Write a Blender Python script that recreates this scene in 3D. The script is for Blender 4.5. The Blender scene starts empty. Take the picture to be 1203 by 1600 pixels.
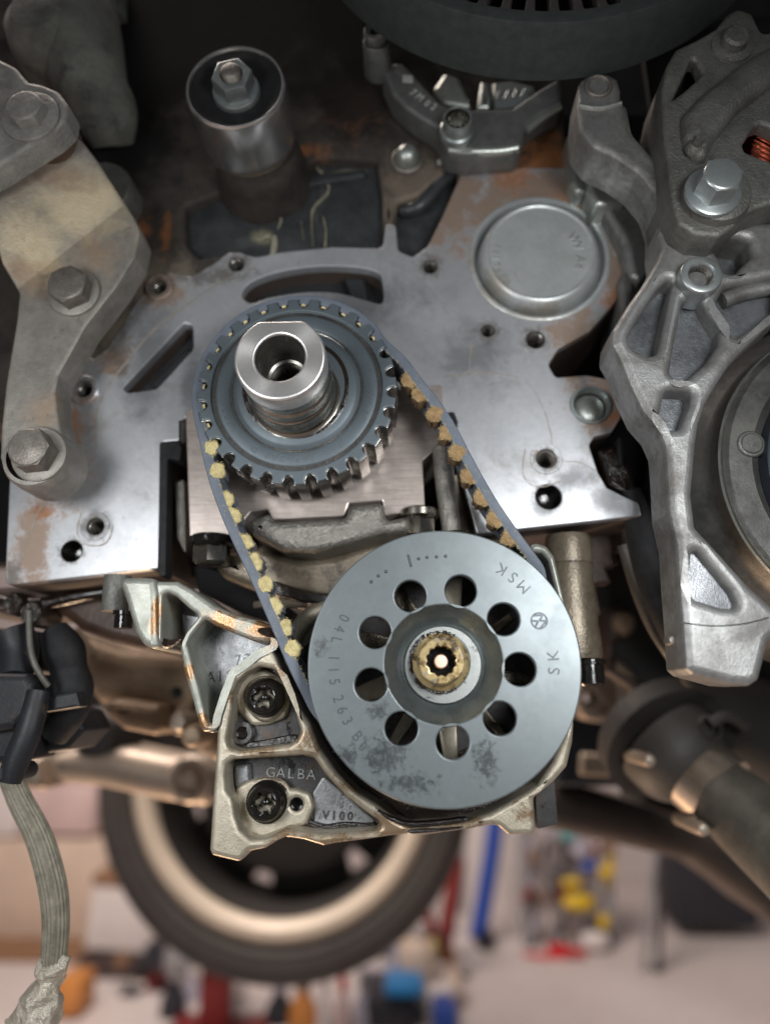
import bpy, bmesh, math, random
from mathutils import Vector, Matrix, geometry, noise
RND = random.Random(11)
scene = bpy.context.scene
COL = scene.collection
rad = math.radians

# ------------------------------------------------------------------ camera
F, CX, CY = 1155.0, 601.5, 800.0        # focal length and centre of the 1203x1600 photograph, in its pixels
D = 0.297                               # metres from the lens to the machined engine face
PITCH, YAW = math.atan(295 / F), math.atan(48 / F)
RM = Matrix.Rotation(YAW, 3, 'Z') @ Matrix.Rotation(math.pi / 2 + PITCH, 3, 'X')
CAM = Vector((0, -D, 0))
cam = bpy.data.cameras.new('camera')
co = bpy.data.objects.new('camera', cam)
COL.objects.link(co)
co.location = CAM
co.rotation_euler = RM.to_euler()
cam.sensor_fit = 'VERTICAL'
cam.sensor_height = 36
cam.lens = 36 * F / 1600
cam.clip_start, cam.clip_end = 0.01, 50
cam.dof.use_dof = True
cam.dof.focus_distance = 0.272
cam.dof.aperture_fstop = 3.6
scene.camera = co

# ------------------------------------------------------------------ light
w = bpy.data.worlds.new('World')
scene.world = w
w.use_nodes = True
bg = w.node_tree.nodes['Background']
bg.inputs['Color'].default_value = (0.80, 0.84, 0.88, 1)
bg.inputs['Strength'].default_value = 0.085


def lamp(name, loc, target, size, power, color, size_y=None, spread=None):
    l = bpy.data.lights.new(name, 'AREA')
    l.energy, l.color, l.size = power, color, size
    if size_y:
        l.shape, l.size_y = 'RECTANGLE', size_y
    if spread:
        l.spread = spread
    o = bpy.data.objects.new(name, l)
    COL.objects.link(o)
    o.location = loc
    o.rotation_euler = (Vector(target) - Vector(loc)).to_track_quat('-Z', 'Y').to_euler()
    return o


lamp('inspection_lamp', (0.115, -0.27, 0.07), (0.02, 0.0, -0.02), 0.08, 0.46, (0.96, 0.985, 1.0), 0.10, rad(140))
lamp('hand_lamp', (-0.18, -0.26, 0.04), (-0.05, 0, -0.02), 0.07, 0.33, (0.96, 0.985, 1.0), 0.12, rad(140))
lamp('garage_lamp', (-0.6, 0.45, 1.45), (0.1, 1.7, -0.6), 1.1, 60, (1.0, 0.86, 0.78))
lamp('work_lamp', (-0.28, 0.50, -0.62), (-0.12, 0.10, -0.05), 0.15, 3.0, (1.0, 0.68, 0.42))
scene.view_settings.view_transform = 'Standard'
scene.view_settings.look = 'None'
scene.view_settings.exposure = 0.3
scene.view_settings.gamma = 1.0
scene.cycles.use_denoising = True
scene.cycles.max_bounces = 6
scene.cycles.sample_clamp_indirect = 4


# ------------------------------------------------------------------ from the photograph to the place
def P(px, py, h=0.0):
    """World point seen at a pixel, on the plane h millimetres in front of the engine face."""
    d = RM @ Vector(((px - CX) / F, -(py - CY) / F, -1))
    return CAM + d * ((D - h / 1000) / d.y)


def SC(px, py, h=0.0):
    d = RM @ Vector(((px - CX) / F, -(py - CY) / F, -1))
    return (D - h / 1000) / d.y / F


def W(pts, h=0.0):
    return [(p.x, p.z) for p in (P(q[0], q[1], h) for q in pts)]


def circ(px, py, r, h=0.0, n=28, a0=0.0):
    c, s = P(px, py, h), SC(px, py, h) * r
    return [(c.x + s * math.cos(a0 + 2 * math.pi * k / n), c.z + s * math.sin(a0 + 2 * math.pi * k / n)) for k in range(n)]


def fil(pts, r=6, n=4):
    """Round every corner of a pixel polygon (a point may carry its own radius)."""
    out = []
    m = len(pts)
    for i in range(m):
        a, b, c = Vector(pts[i - 1][:2]), Vector(pts[i][:2]), Vector(pts[(i + 1) % m][:2])
        rr = pts[i][2] if len(pts[i]) > 2 else r
        u, v = a - b, c - b
        lu, lv = u.length, v.length
        if rr <= 0 or lu < 1e-6 or lv < 1e-6:
            out.append(tuple(b)); continue
        u /= lu; v /= lv
        ang = math.acos(max(-1, min(1, u.dot(v))))
        if ang > 3.05:
            out.append(tuple(b)); continue
        t = min(rr / max(math.tan(ang / 2), .05), lu * .48, lv * .48)
        p0, p2 = b + u * t, b + v * t
        for k in range(n + 1):
            s = k / n
            out.append(tuple(p0 * (1 - s) ** 2 + b * 2 * s * (1 - s) + p2 * s * s))
    return out


def sm(pts, n=4, closed=True):
    """Catmull-Rom through the points (2D or 3D)."""
    m = len(pts)
    V = [Vector(p) for p in pts]
    out = []
    for i in range(m if closed else m - 1):
        if closed:
            a, b, c, d = V[i - 1], V[i], V[(i + 1) % m], V[(i + 2) % m]
        else:
            a, b, c, d = V[max(i - 1, 0)], V[i], V[i + 1], V[min(i + 2, m - 1)]
        for k in range(n):
            t = k / n
            out.append(0.5 * ((2 * b) + (c - a) * t + (2 * a - 5 * b + 4 * c - d) * t * t + (3 * b - a - 3 * c + d) * t ** 3))
    if not closed:
        out.append(V[-1])
    return out


# ------------------------------------------------------------------ objects
def tag(o, label=None, cat=None, group=None, kind=None):
    if label: o['label'] = label
    if cat: o['category'] = cat
    if group: o['group'] = group
    if kind: o['kind'] = kind
    return o


def thing(name, label, cat, loc=(0, 0, 0), group=None):
    o = bpy.data.objects.new(name, None)
    o.empty_display_size = 0.01
    COL.objects.link(o)
    o.location = loc
    return tag(o, label, cat, group)


def wloc(o):
    v = Vector((0, 0, 0))
    while o:
        v = v + o.location
        o = o.parent
    return v


def obj(name, bm, m, parent=None, label=None, kind=None, ang=38):
    """Link a bmesh given in world coordinates as one mesh object."""
    bmesh.ops.recalc_face_normals(bm, faces=bm.faces[:])
    lim = rad(ang)
    for f in bm.faces: f.smooth = True
    for e in bm.edges:
        if len(e.link_faces) == 2 and e.calc_face_angle(0) > lim:
            e.smooth = False
    off = wloc(parent) if parent else Vector((0, 0, 0))
    if off.length > 0:
        bmesh.ops.translate(bm, verts=bm.verts[:], vec=-off)
    me = bpy.data.meshes.new(name)
    bm.to_mesh(me); bm.free()
    me.materials.append(m)
    o = bpy.data.objects.new(name, me)
    COL.objects.link(o)
    if parent: o.parent = parent
    return tag(o, label, kind=kind)


def area2(l):
    return sum(l[i - 1][0] * l[i][1] - l[i][0] * l[i - 1][1] for i in range(len(l)))


def inset(l, r):
    n = len(l)
    out = []
    for i in range(n):
        a, b, c = Vector(l[i - 1][:2]), Vector(l[i][:2]), Vector(l[(i + 1) % n][:2])
        u, v = (b - a), (c - b)
        if u.length < 1e-9: u = v
        if v.length < 1e-9: v = u
        u.normalize(); v.normalize()
        n1, n2 = Vector((-u.y, u.x)), Vector((-v.y, v.x))
        k = 1 + n1.dot(n2)
        m = (n1 + n2) / max(k, .45)
        out.append((b.x + m.x * r, b.y + m.y * r))
    return out


def within(x, y, loops):
    ins = False
    for l in loops:
        for i in range(len(l)):
            (ax, ay), (bx, by) = l[i - 1], l[i]
            if (ay > y) != (by > y) and x < (bx - ax) * (y - ay) / (by - ay) + ax: ins = not ins
    return ins


def prism(loops, hf, hb, r=0.8, seg=2, bm=None, warp=None, back=True, front=True):
    """Plate with holes: world XZ loops (first the outline), front at hf mm, back at hb mm, edges rounded by r mm."""
    bm = bm or bmesh.new()
    start = len(bm.verts)
    L = []
    for i, l in enumerate(loops):
        l = [tuple(q)[:2] for q in l]
        l = [q for k, q in enumerate(l) if (Vector(q) - Vector(l[k - 1])).length > 2e-6]
        if (area2(l) > 0) != (i == 0): l = l[::-1]
        L.append(l)
    rings = []
    for l in L:
        rs = []
        if r > 0:
            for k in range(seg + 1):
                a = k / seg * math.pi / 2
                ins = inset(l, r / 1000 * (1 - math.sin(a)))
                rs.append([bm.verts.new((x, -(hf - r * (1 - math.cos(a))) / 1000, z)) for x, z in ins])
        else:
            rs.append([bm.verts.new((x, -hf / 1000, z)) for x, z in l])
        rs.append([bm.verts.new((x, -hb / 1000, z)) for x, z in l])
        n = len(l)
        for p, q in zip(rs, rs[1:]):
            for k in range(n):
                try: bm.faces.new((p[k], p[(k + 1) % n], q[(k + 1) % n], q[k]))
                except ValueError: pass
        rings.append(rs)
    for idx, on in ((0, front), (-1, back)):
        if not on: continue
        vs = [v for rs in rings for v in rs[idx]]
        es, k0 = [], 0
        for rs in rings:
            n = len(rs[idx])
            es += [(k0 + k, k0 + (k + 1) % n) for k in range(n)]
            k0 += n
        cv, _, cf, ov, _, _ = geometry.delaunay_2d_cdt([Vector((v.co.x * 1000, v.co.z * 1000)) for v in vs], es, [], 1, 1e-5)
        mp = []
        for q, o in zip(cv, ov):
            mp.append(vs[o[0]] if o else bm.verts.new((q.x / 1000, vs[0].co.y, q.y / 1000)))
        rr = [[(v.co.x * 1000, v.co.z * 1000) for v in rs[idx]] for rs in rings]
        for t in cf:
            c = sum((Vector(cv[k]) for k in t), Vector((0, 0))) / len(t)
            if not within(c.x, c.y, rr): continue
            try: bm.faces.new([mp[k] for k in (t if idx == 0 else t[::-1])])
            except ValueError: pass
    if r > 0:
        for rs in rings:
            n = len(rs[0])
            for k in range(n):
                e = bm.edges.get((rs[0][k], rs[0][(k + 1) % n]))
                if e: e.smooth = False
    if warp:
        for v in bm.verts[start:] if False else list(bm.verts)[start:]:
            v.co = warp(v.co)
    return bm


def lathe(c, prof, n=48, bm=None, axis='Y', wob=0):
    """Surface of revolution about an axis through c; profile (radius m, height mm) along -Y (or (radius m, z m) for Z)."""
    bm = bm or bmesh.new()
    prev = None
    for r, h in prof:
        if r <= 1e-7:
            ring = [bm.verts.new((c[0], -h / 1000, c[1]) if axis == 'Y' else (c[0], c[1], h))]
        else:
            ring = []
            for k in range(n):
                a = 2 * math.pi * k / n
                rr = r * (1 + wob * math.sin(3 * a + h))
                if axis == 'Y': ring.append(bm.verts.new((c[0] + rr * math.cos(a), -h / 1000, c[1] + rr * math.sin(a))))
                else: ring.append(bm.verts.new((c[0] + rr * math.cos(a), c[1] + rr * math.sin(a), h)))
        if prev:
            for k in range(n):
                a, b = prev[k % len(prev)], prev[(k + 1) % len(prev)]
                d, e = ring[k % len(ring)], ring[(k + 1) % len(ring)]
                fs = []
                for v in (a, b, e, d):
                    if v not in fs: fs.append(v)
                if len(fs) > 2:
                    try: bm.faces.new(fs)
                    except ValueError: pass
        prev = ring
    return bm


def lpx(px, py, h, prof, n=48, bm=None):
    """lathe about the engine's axis at a pixel; radii in pixels at height h."""
    c, s = P(px, py, h), SC(px, py, h)
    return lathe((c.x, c.z), [(r * s, hh) for r, hh in prof], n, bm)


def tube(pts, rads, n=12, bm=None, sub=5, caps=True, ridge=0.0):
    bm = bm or bmesh.new()
    if not isinstance(rads, (list, tuple)): rads = [rads] * len(pts)
    q = sm([tuple(p) + (r,) for p, r in zip(pts, rads)], sub, False) if sub > 1 else [Vector(tuple(p) + (r,)) for p, r in zip(pts, rads)]
    up = None
    rings = []
    for i, p in enumerate(q):
        a, b = q[max(i - 1, 0)], q[min(i + 1, len(q) - 1)]
        t = Vector((b - a)[:3]).normalized()
        if up is None:
            up = t.orthogonal().normalized()
        up = (up - t * up.dot(t)).normalized()
        s = t.cross(up)
        rings.append([bm.verts.new(Vector(p[:3]) + (up * math.cos(2 * math.pi * k / n) + s * math.sin(2 * math.pi * k / n)) * p[3] * (1 + (ridge if k % 2 else -ridge))) for k in range(n)])
    for u, v in zip(rings, rings[1:]):
        for k in range(n):
            bm.faces.new((u[k], u[(k + 1) % n], v[(k + 1) % n], v[k]))
    if caps:
        bm.faces.new(rings[0][::-1]); bm.faces.new(rings[-1])
    return bm


def box(bm, x0, x1, y0, y1, z0, z1, bev=0.0):
    r = bmesh.ops.create_cube(bm, size=1)
    for v in r['verts']:
        v.co = Vector(((x0 + x1) / 2 + v.co.x * (x1 - x0), (y0 + y1) / 2 + v.co.y * (y1 - y0), (z0 + z1) / 2 + v.co.z * (z1 - z0)))
    if bev:
        es = list({e for v in r['verts'] for e in v.link_edges})
        bmesh.ops.bevel(bm, geom=es, offset=bev, segments=2, affect='EDGES', profile=.5)
    return bm


_gl = {}


def glyph(ch):
    if ch not in _gl:
        cu = bpy.data.curves.new('glyph', 'FONT')
        cu.body = ch; cu.size = 1; cu.extrude = 0.5; cu.resolution_u = 3; cu.align_x = 'CENTER'
        o = bpy.data.objects.new('glyph', cu)
        me = o.to_mesh()
        _gl[ch] = ([v.co.copy() for v in me.vertices], [tuple(p.vertices) for p in me.polygons])
        o.to_mesh_clear()
        bpy.data.objects.remove(o); bpy.data.curves.remove(cu)
    return _gl[ch]


def put_glyph(bm, ch, x, z, h, size, ang, ex=0.25, sx=1.0):
    vs, fs = glyph(ch)
    ca, sa = math.cos(ang), math.sin(ang)
    nv = []
    for v in vs:
        u, q = v.x * size * sx, (v.y - 0.35) * size
        nv.append(bm.verts.new((x + u * ca - q * sa, -(h + v.z * 2 * ex) / 1000, z + u * sa + q * ca)))
    for f in fs:
        try: bm.faces.new([nv[i] for i in f])
        except ValueError: pass


def text_line(bm, s, px, py, h, size_px, ang=0.0, sp=0.62, ex=0.25, sx=1.0):
    c, k = P(px, py, h), SC(px, py, h)
    size = size_px / 0.7 * k
    n = len(s)
    for i, ch in enumerate(s):
        if ch == ' ': continue
        d = (i - (n - 1) / 2) * sp * size
        put_glyph(bm, ch, c.x + d * math.cos(ang), c.z + d * math.sin(ang), h, size, ang, ex, sx)
    return bm


def text_arc(bm, s, c, R, a_mid, h, size, ccw=True, inward=True, sp=0.66, ex=0.25, sx=1.0):
    """Letters round a circle; a_mid degrees is the middle of the word."""
    size = size / 0.7
    st = sp * size / R
    n = len(s)
    for i, ch in enumerate(s):
        if ch == ' ': continue
        d = (i - (n - 1) / 2) * st
        a = rad(a_mid) + (d if inward else -d)
        rot = a + math.pi / 2 if inward else a - math.pi / 2
        put_glyph(bm, ch, c[0] + R * math.cos(a), c[1] + R * math.sin(a), h, size, rot, ex, sx)
    return bm


# ------------------------------------------------------------------ materials (all procedural, in world metres)
def mat(name, c1, c2=None, rough=.5, metal=0.0, sc=90, bump=.25, bsc=900, bdist=.0003, rvar=.15, layers=(), streak=None, coat=0.0, contrast=1.6, emit=None, spec=.5, aniso=0.0):
    m = bpy.data.materials.new(name)
    m.use_nodes = True
    nt = m.node_tree
    N, K = nt.nodes, nt.links
    b = N['Principled BSDF']

    def node(t, **kw):
        n = N.new(t)
        for k, v in kw.items(): setattr(n, k, v)
        return n

    def val(n, i, v):
        if hasattr(v, 'is_output') or isinstance(v, bpy.types.NodeSocket): K.new(v, n.inputs[i])
        else: n.inputs[i].default_value = v

    def math_(op, a, c=0.0, clamp=False):
        n = node('ShaderNodeMath', operation=op, use_clamp=clamp)
        val(n, 0, a); val(n, 1, c)
        return n.outputs[0]

    def mix(f, a, c):
        n = node('ShaderNodeMix', data_type='RGBA')
        val(n, 0, f)
        for i, v in ((6, a), (7, c)):
            val(n, i, v if isinstance(v, bpy.types.NodeSocket) else (*v, 1))
        return n.outputs[2]

    def mixf(f, a, c):
        n = node('ShaderNodeMix', data_type='FLOAT')
        val(n, 0, f); val(n, 2, a); val(n, 3, c)
        return n.outputs[0]

    pos = node('ShaderNodeNewGeometry').outputs['Position']

    def noise_(scale, detail=5, v=None, dist=0.0, rough_=.6):
        n = node('ShaderNodeTexNoise')
        n.inputs['Scale'].default_value = scale
        n.inputs['Detail'].default_value = detail
        n.inputs['Roughness'].default_value = rough_
        n.inputs['Distortion'].default_value = dist
        K.new(v or pos, n.inputs['Vector'])
        return n.outputs[0]

    def step(v, lo, hi):
        n = node('ShaderNodeMapRange', interpolation_type='SMOOTHSTEP')
        val(n, 0, v); n.inputs[1].default_value = lo; n.inputs[2].default_value = hi
        return n.outputs[0]

    big = noise_(sc, 6)
    fine = noise_(sc * 7, 4)
    f = math_('ADD', math_('MULTIPLY', math_('SUBTRACT', big, .5), contrast * 1.6), .5)
    f = math_('ADD', f, math_('MULTIPLY', math_('SUBTRACT', fine, .5), .9), True)
    col = mix(f, c1, c2 or tuple(x * .72 for x in c1))
    rg = math_('ADD', rough, math_('MULTIPLY', math_('SUBTRACT', big, .5), rvar * 2))
    mt = metal
    hgt = noise_(bsc, 5)
    if streak:
        mp = node('ShaderNodeMapping')
        mp.inputs['Rotation'].default_value = (0, rad(streak.get('rot', 0)), 0)
        mp.inputs['Scale'].default_value = streak['scale']
        K.new(pos, mp.inputs['Vector'])
        s = noise_(1, 4, mp.outputs[0])
        k = math_('MULTIPLY', math_('SUBTRACT', s, .5), streak.get('amt', .5) * 2)
        g = node('ShaderNodeHueSaturation')
        K.new(col, g.inputs['Color'])
        K.new(math_('ADD', 1.0, k), g.inputs['Value'])
        col = g.outputs[0]
        rg = math_('ADD', rg, math_('MULTIPLY', k, .25))
        hgt = math_('ADD', hgt, math_('MULTIPLY', s, streak.get('h', .6)))
    for ly in layers:
        vv = None
        if ly.get('map'):
            mp = node('ShaderNodeMapping')
            mp.inputs['Rotation'].default_value = (0, rad(ly['map'][1]), 0)
            mp.inputs['Scale'].default_value = ly['map'][0]
            K.new(pos, mp.inputs['Vector'])
            vv = mp.outputs[0]
        n1 = noise_(ly.get('sc', 150), 8, vv, dist=ly.get('dist', .4), rough_=.72)
        if ly.get('spots'):
            acc = None
            for sp in ly['spots']:
                c = P(*sp[:3]); r = sp[3] * SC(*sp[:3])
                vm = node('ShaderNodeVectorMath', operation='SUBTRACT')
                K.new(pos, vm.inputs[0]); vm.inputs[1].default_value = c
                if len(sp) > 4:      # stretched: factors along X and Z
                    v2 = node('ShaderNodeVectorMath', operation='MULTIPLY')
                    K.new(vm.outputs[0], v2.inputs[0]); v2.inputs[1].default_value = (1 / sp[4], 1, 1 / sp[5])
                    vm = v2
                ln = node('ShaderNodeVectorMath', operation='LENGTH')
                K.new(vm.outputs[0], ln.inputs[0])
                dd = math_('SUBTRACT', 1.0, math_('MULTIPLY', ln.outputs['Value'], 1 / r))
                acc = dd if acc is None else math_('MAXIMUM', acc, dd)
            v = math_('ADD', acc, math_('MULTIPLY', math_('SUBTRACT', n1, .5), ly.get('k', 2.2)))
            fac = step(v, ly.get('lo', .1), ly.get('hi', .55))
        else:
            fac = step(n1, ly.get('lo', .55), ly.get('hi', .7))
        fac = math_('MULTIPLY', fac, ly.get('amt', .8))
        col = mix(fac, col, ly['col'] if not ly.get('col2') else mix(fine, ly['col'], ly['col2']))
        rg = mixf(fac, rg, ly.get('rough', .75))
        mt = mixf(fac, mt, ly.get('metal', 0.0))
        if ly.get('h'):
            hgt = math_('ADD', hgt, math_('MULTIPLY', fac, ly['h']))
    K.new(col, b.inputs['Base Color'])
    K.new(math_('MAXIMUM', rg, .06, True), b.inputs['Roughness'])
    val(b, 'Metallic', mt)
    b.inputs['Specular IOR Level'].default_value = spec
    if aniso:
        b.inputs['Anisotropic'].default_value = aniso
        tg = node('ShaderNodeTangent', direction_type='RADIAL', axis='Y')
        K.new(tg.outputs[0], b.inputs['Tangent'])
    if coat:
        b.inputs['Coat Weight'].default_value = coat
        b.inputs['Coat Roughness'].default_value = .12
    if emit:
        b.inputs['Emission Color'].default_value = (*emit[0], 1)
        b.inputs['Emission Strength'].default_value = emit[1]
    if bump > 0:
        bp = node('ShaderNodeBump')
        bp.inputs['Strength'].default_value = bump
        bp.inputs['Distance'].default_value = bdist
        K.new(hgt, bp.inputs['Height'])
        K.new(bp.outputs[0], b.inputs['Normal'])
    return m


RUST, RUST2, BROWN, OIL = (.20, .075, .025), (.33, .13, .045), (.075, .045, .026), (.012, .009, .007)
face_m = mat('machined_iron', (.52, .53, .55), (.37, .37, .38), .38, .6, 45, .10, 1800, .00012, .18, contrast=1.2,
             streak=dict(scale=(220, 40, 2600), rot=38, amt=.17, h=.6),
             layers=[dict(col=(.20, .14, .10), col2=(.30, .20, .14), spots=[(95, 700, 0, 75, .8, 1.8), (50, 850, 0, 70, .6, 1.6), (250, 450, 0, 50), (180, 560, 0, 35), (950, 620, 0, 75), (850, 300, 0, 100, 1.5, .6), (965, 430, 0, 60, .5, 1.6), (900, 520, 0, 60), (690, 320, 0, 100), (910, 560, 0, 60), (770, 330, 0, 50)], sc=110, k=2.6, lo=.0, hi=.6, amt=.9, rough=.6, metal=.3),
                     dict(col=RUST, col2=RUST2, spots=[(112, 670, 0, 26, .6, 2.2), (70, 800, 0, 24, 1.6, .8), (255, 395, 0, 22, .8, 2), (880, 320, 0, 60, 1.4, .6), (960, 470, 0, 40), (800, 270, 0, 60), (853, 717, 0, 27), (955, 655, 0, 30)], sc=260, k=2.4, lo=.25, hi=.8, amt=.75, rough=.8),
                     dict(col=(.10, .10, .105), spots=[(235, 560, 0, 120, .5, 1.3), (560, 470, 0, 120, 1.4, .5), (300, 600, 0, 50, .6, 1.6), (900, 745, 0, 45, 1.2, .8), (950, 780, 0, 40), (850, 790, 0, 36), (740, 560, 0, 90), (150, 820, 0, 40)], sc=70, k=1.8, lo=.0, hi=.9, amt=.75, rough=.5, metal=.5),
                     dict(col=(.085, .072, .060), spots=[(x, y, 0, 30) for x, y in ((370, 413), (250, 450), (133, 610), (150, 823), (112, 861), (672, 417), (762, 517), (836, 531), (853, 717), (857, 776))] + [(20, 900, 0, 40, .5, 1), (740, 810, 0, 40, .5, 1), (330, 430, 0, 46, 2, .5), (190, 540, 0, 40, .6, 2)], sc=230, k=2.4, lo=.05, hi=.75, amt=.75, rough=.5, metal=.3),
                     dict(col=(.66, .67, .69), sc=1, map=((60, 60, 2400), 52), lo=.60, hi=.72, amt=.40, rough=.3, metal=.6, dist=.1),
                     dict(col=(.16, .155, .15), sc=1, map=((90, 90, 1700), -24), lo=.63, hi=.75, amt=.45, rough=.5, metal=.5, dist=.1),
                     dict(col=(.17, .15, .13), sc=28, lo=.52, hi=.70, amt=.55, rough=.5, metal=.4),
                     dict(col=(.05, .045, .04), sc=420, lo=.62, hi=.70, amt=.6, rough=.5)])
cast_m = mat('rusty_casting', (.060, .050, .042), (.026, .023, .021), .65, .15, 60, .6, 700, .0006, spec=.22,
             layers=[dict(col=RUST, col2=RUST2, spots=[(262, 370, -3, 22, .6, 2.6), (225, 360, -3, 24), (480, 240, -3, 34, 1.6, .6), (700, 330, -3, 60), (560, 170, -3, 70), (860, 260, -3, 90), (250, 480, -3, 40)], sc=160, k=2.2, lo=.05, hi=.8, amt=.75, rough=.85),
                     dict(col=(.21, .17, .13), spots=[(660, 310, -3, 110), (250, 450, -3, 80), (140, 590, -3, 70), (740, 270, -3, 60), (200, 520, -3, 60)], sc=120, k=1.6, lo=.0, hi=.8, amt=.8, rough=.6, metal=.35),
                     dict(col=(.006, .006, .006), spots=[(300, 60, -3, 380, 1.2, .7), (620, 20, -3, 330, 1.3, .6), (190, 230, -3, 140), (560, 150, -3, 130)], sc=60, k=1.2, lo=.1, hi=.6, amt=.94, rough=.9)])  # near-black top, painted in for the light falling off upward
wet_m = mat('oily_recess', (.062, .066, .068), (.026, .028, .029), .38, .3, 70, .35, 500, .0006,
            layers=[dict(col=(.30, .28, .20), col2=(.16, .13, .08), spots=[(470, 265, -10, 24, .7, 2), (505, 290, -10, 12, .4, 5), (495, 340, -10, 9, .3, 6), (508, 365, -10, 9, .4, 4), (435, 320, -10, 9, .5, 4), (410, 375, -10, 26, 1, .8), (545, 275, -10, 22, 2, .35)], sc=300, k=1.0, lo=.1, hi=.6, amt=.75, rough=.5)])
slot_m = mat('dark_slot_wall', (.036, .037, .039), (.018, .018, .019), .45, .4, 80, .5, 900)
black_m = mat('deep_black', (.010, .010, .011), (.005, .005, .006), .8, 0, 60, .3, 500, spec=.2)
hole_m = mat('black_hole', (.006, .006, .006), None, .35, 0, 60, 0)
phos_m = mat('phosphated_steel', (.140, .158, .162), (.108, .124, .129), .40, .45, 60, .10, 2500, .0001, .10, contrast=.8,
             layers=[dict(col=(.020, .023, .025), spots=[(600, 1180, 37, 50, 1.2, 1), (545, 1180, 37, 30), (758, 1190, 37, 42, .8, 1.2), (640, 1225, 37, 45, 1.6, .6), (500, 1010, 37, 24), (590, 1110, 37, 26)], sc=520, k=3.0, lo=.28, hi=.9, amt=.92, rough=.4, metal=.1),
                     dict(col=(.085, .098, .102), sc=1, map=((50, 50, 1500), 35), lo=.60, hi=.74, amt=.4, rough=.46, metal=.4, dist=.1),
                     dict(col=(.26, .285, .29), sc=1, map=((70, 70, 2200), -50), lo=.64, hi=.74, amt=.4, rough=.34, metal=.5, dist=.1),
                     dict(col=(.045, .045, .042), sc=900, lo=.66, hi=.72, amt=.6, rough=.5),
                     dict(col=(.175, .198, .205), sc=38, lo=.48, hi=.75, amt=.5, rough=.36, metal=.45)])
phosd_m = mat('phosphated_steel_oily', (.085, .096, .096), (.050, .057, .056), .26, .45, 90, .08, 2500, .0001,
              layers=[dict(col=OIL, sc=180, lo=.60, hi=.70, amt=.3, rough=.2)])
gear_m = mat('sprocket_grey_steel', (.105, .128, .142), (.080, .100, .112), .50, .45, 60, .08, 2500, .0001, .1, contrast=.8)
tooth_m = mat('sprocket_tooth_flank', (.30, .29, .27), (.12, .115, .11), .26, .9, 120, .1, 1500, .0001)
steel_m = mat('turned_steel', (.68, .66, .64), (.50, .48, .47), .30, .8, 120, .06, 3000, .00008, .1, contrast=.6, aniso=.8,
              streak=dict(scale=(30, 30, 30), rot=0, amt=.05, h=.2))
steeld_m = mat('oily_turned_steel', (.42, .39, .34), (.22, .20, .17), .24, 1, 150, .06, 2000, .0001,
               layers=[dict(col=(.02, .017, .012), sc=220, lo=.56, hi=.66, amt=.7, rough=.2)])
rol_m = mat('brushed_roller_steel', (.60, .59, .57), (.48, .47, .46), .24, .92, 60, .05, 2500, .0001, .06, streak=dict(scale=(500, 20, 500), amt=.06, h=.1))
zinc_m = mat('zinc_plated_steel', (.46, .49, .49), (.33, .36, .35), .36, .85, 200, .12, 1500, .00015)
gold_m = mat('yellow_zinc_steel', (.66, .52, .27), (.46, .31, .13), .26, .65, 260, .1, 1500, .0001,
             layers=[dict(col=(.022, .012, .006), sc=260, lo=.45, hi=.58, amt=.85, rough=.25, metal=.4)])
oldbolt_m = mat('weathered_bolt_steel', (.24, .215, .19), (.13, .115, .10), .5, .6, 200, .5, 900, .0004,
                layers=[dict(col=RUST, sc=260, lo=.6, hi=.75, amt=.5)])
plug_m = mat('pressed_plug_steel', (.58, .60, .60), (.42, .44, .43), .38, .55, 70, .1, 1500, .0001,
             layers=[dict(col=(.22, .17, .11), spots=[(770, 450, 4, 50, 1, 1), (740, 400, 4, 36, .5, 1.4), (840, 490, 0, 40, 2, .5)], sc=160, k=1.8, lo=.1, hi=.8, amt=.6, rough=.5, metal=.4)])
alu_m = mat('cast_aluminium', (.31, .31, .303), (.165, .162, .155), .45, .65, 60, .38, 1300, .0004, .15,
            layers=[dict(col=(.075, .068, .06), sc=42, lo=.44, hi=.66, amt=.8, rough=.5, metal=.3), dict(col=(.05, .04, .032), sc=330, lo=.62, hi=.7, amt=.55, rough=.5)])
alud_m = mat('dirty_cast_aluminium', (.19, .187, .17), (.09, .087, .078), .5, .55, 60, .8, 900, .0006, .15,
             layers=[dict(col=(.045, .04, .036), sc=50, lo=.5, hi=.7, amt=.7, rough=.6, metal=.2), dict(col=(.34, .33, .27), sc=400, lo=.62, hi=.72, amt=.5, rough=.5, metal=.4)])
alup_m = mat('pocket_aluminium', (.20, .205, .215), (.055, .058, .062), .40, .6, 60, .4, 1200, .0004, .15)
pump_m = mat('pump_cast_aluminium', (.44, .395, .315), (.27, .235, .175), .47, .6, 90, .4, 1700, .00035, .12,
             layers=[dict(col=(.09, .05, .02), col2=(.22, .12, .045), spots=[(600, 1290, 22, 50, 1.6, .7), (640, 1285, 22, 30), (700, 1285, 22, 60, 1.6, .4), (440, 1050, 22, 26), (320, 1140, 22, 24), (480, 1160, 22, 34), (870, 1170, 10, 40), (545, 1225, 22, 40), (400, 1175, 22, 40, 1.8, .5), (440, 1300, 22, 34), (360, 1090, 22, 24), (820, 1270, 22, 30), (520, 1312, 22, 34, 2, .6)], sc=240, k=3.0, lo=.12, hi=.85, amt=.75, rough=.16, metal=.3),
                     dict(col=(.05, .035, .02), sc=420, lo=.62, hi=.70, amt=.6, rough=.25)])
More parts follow.
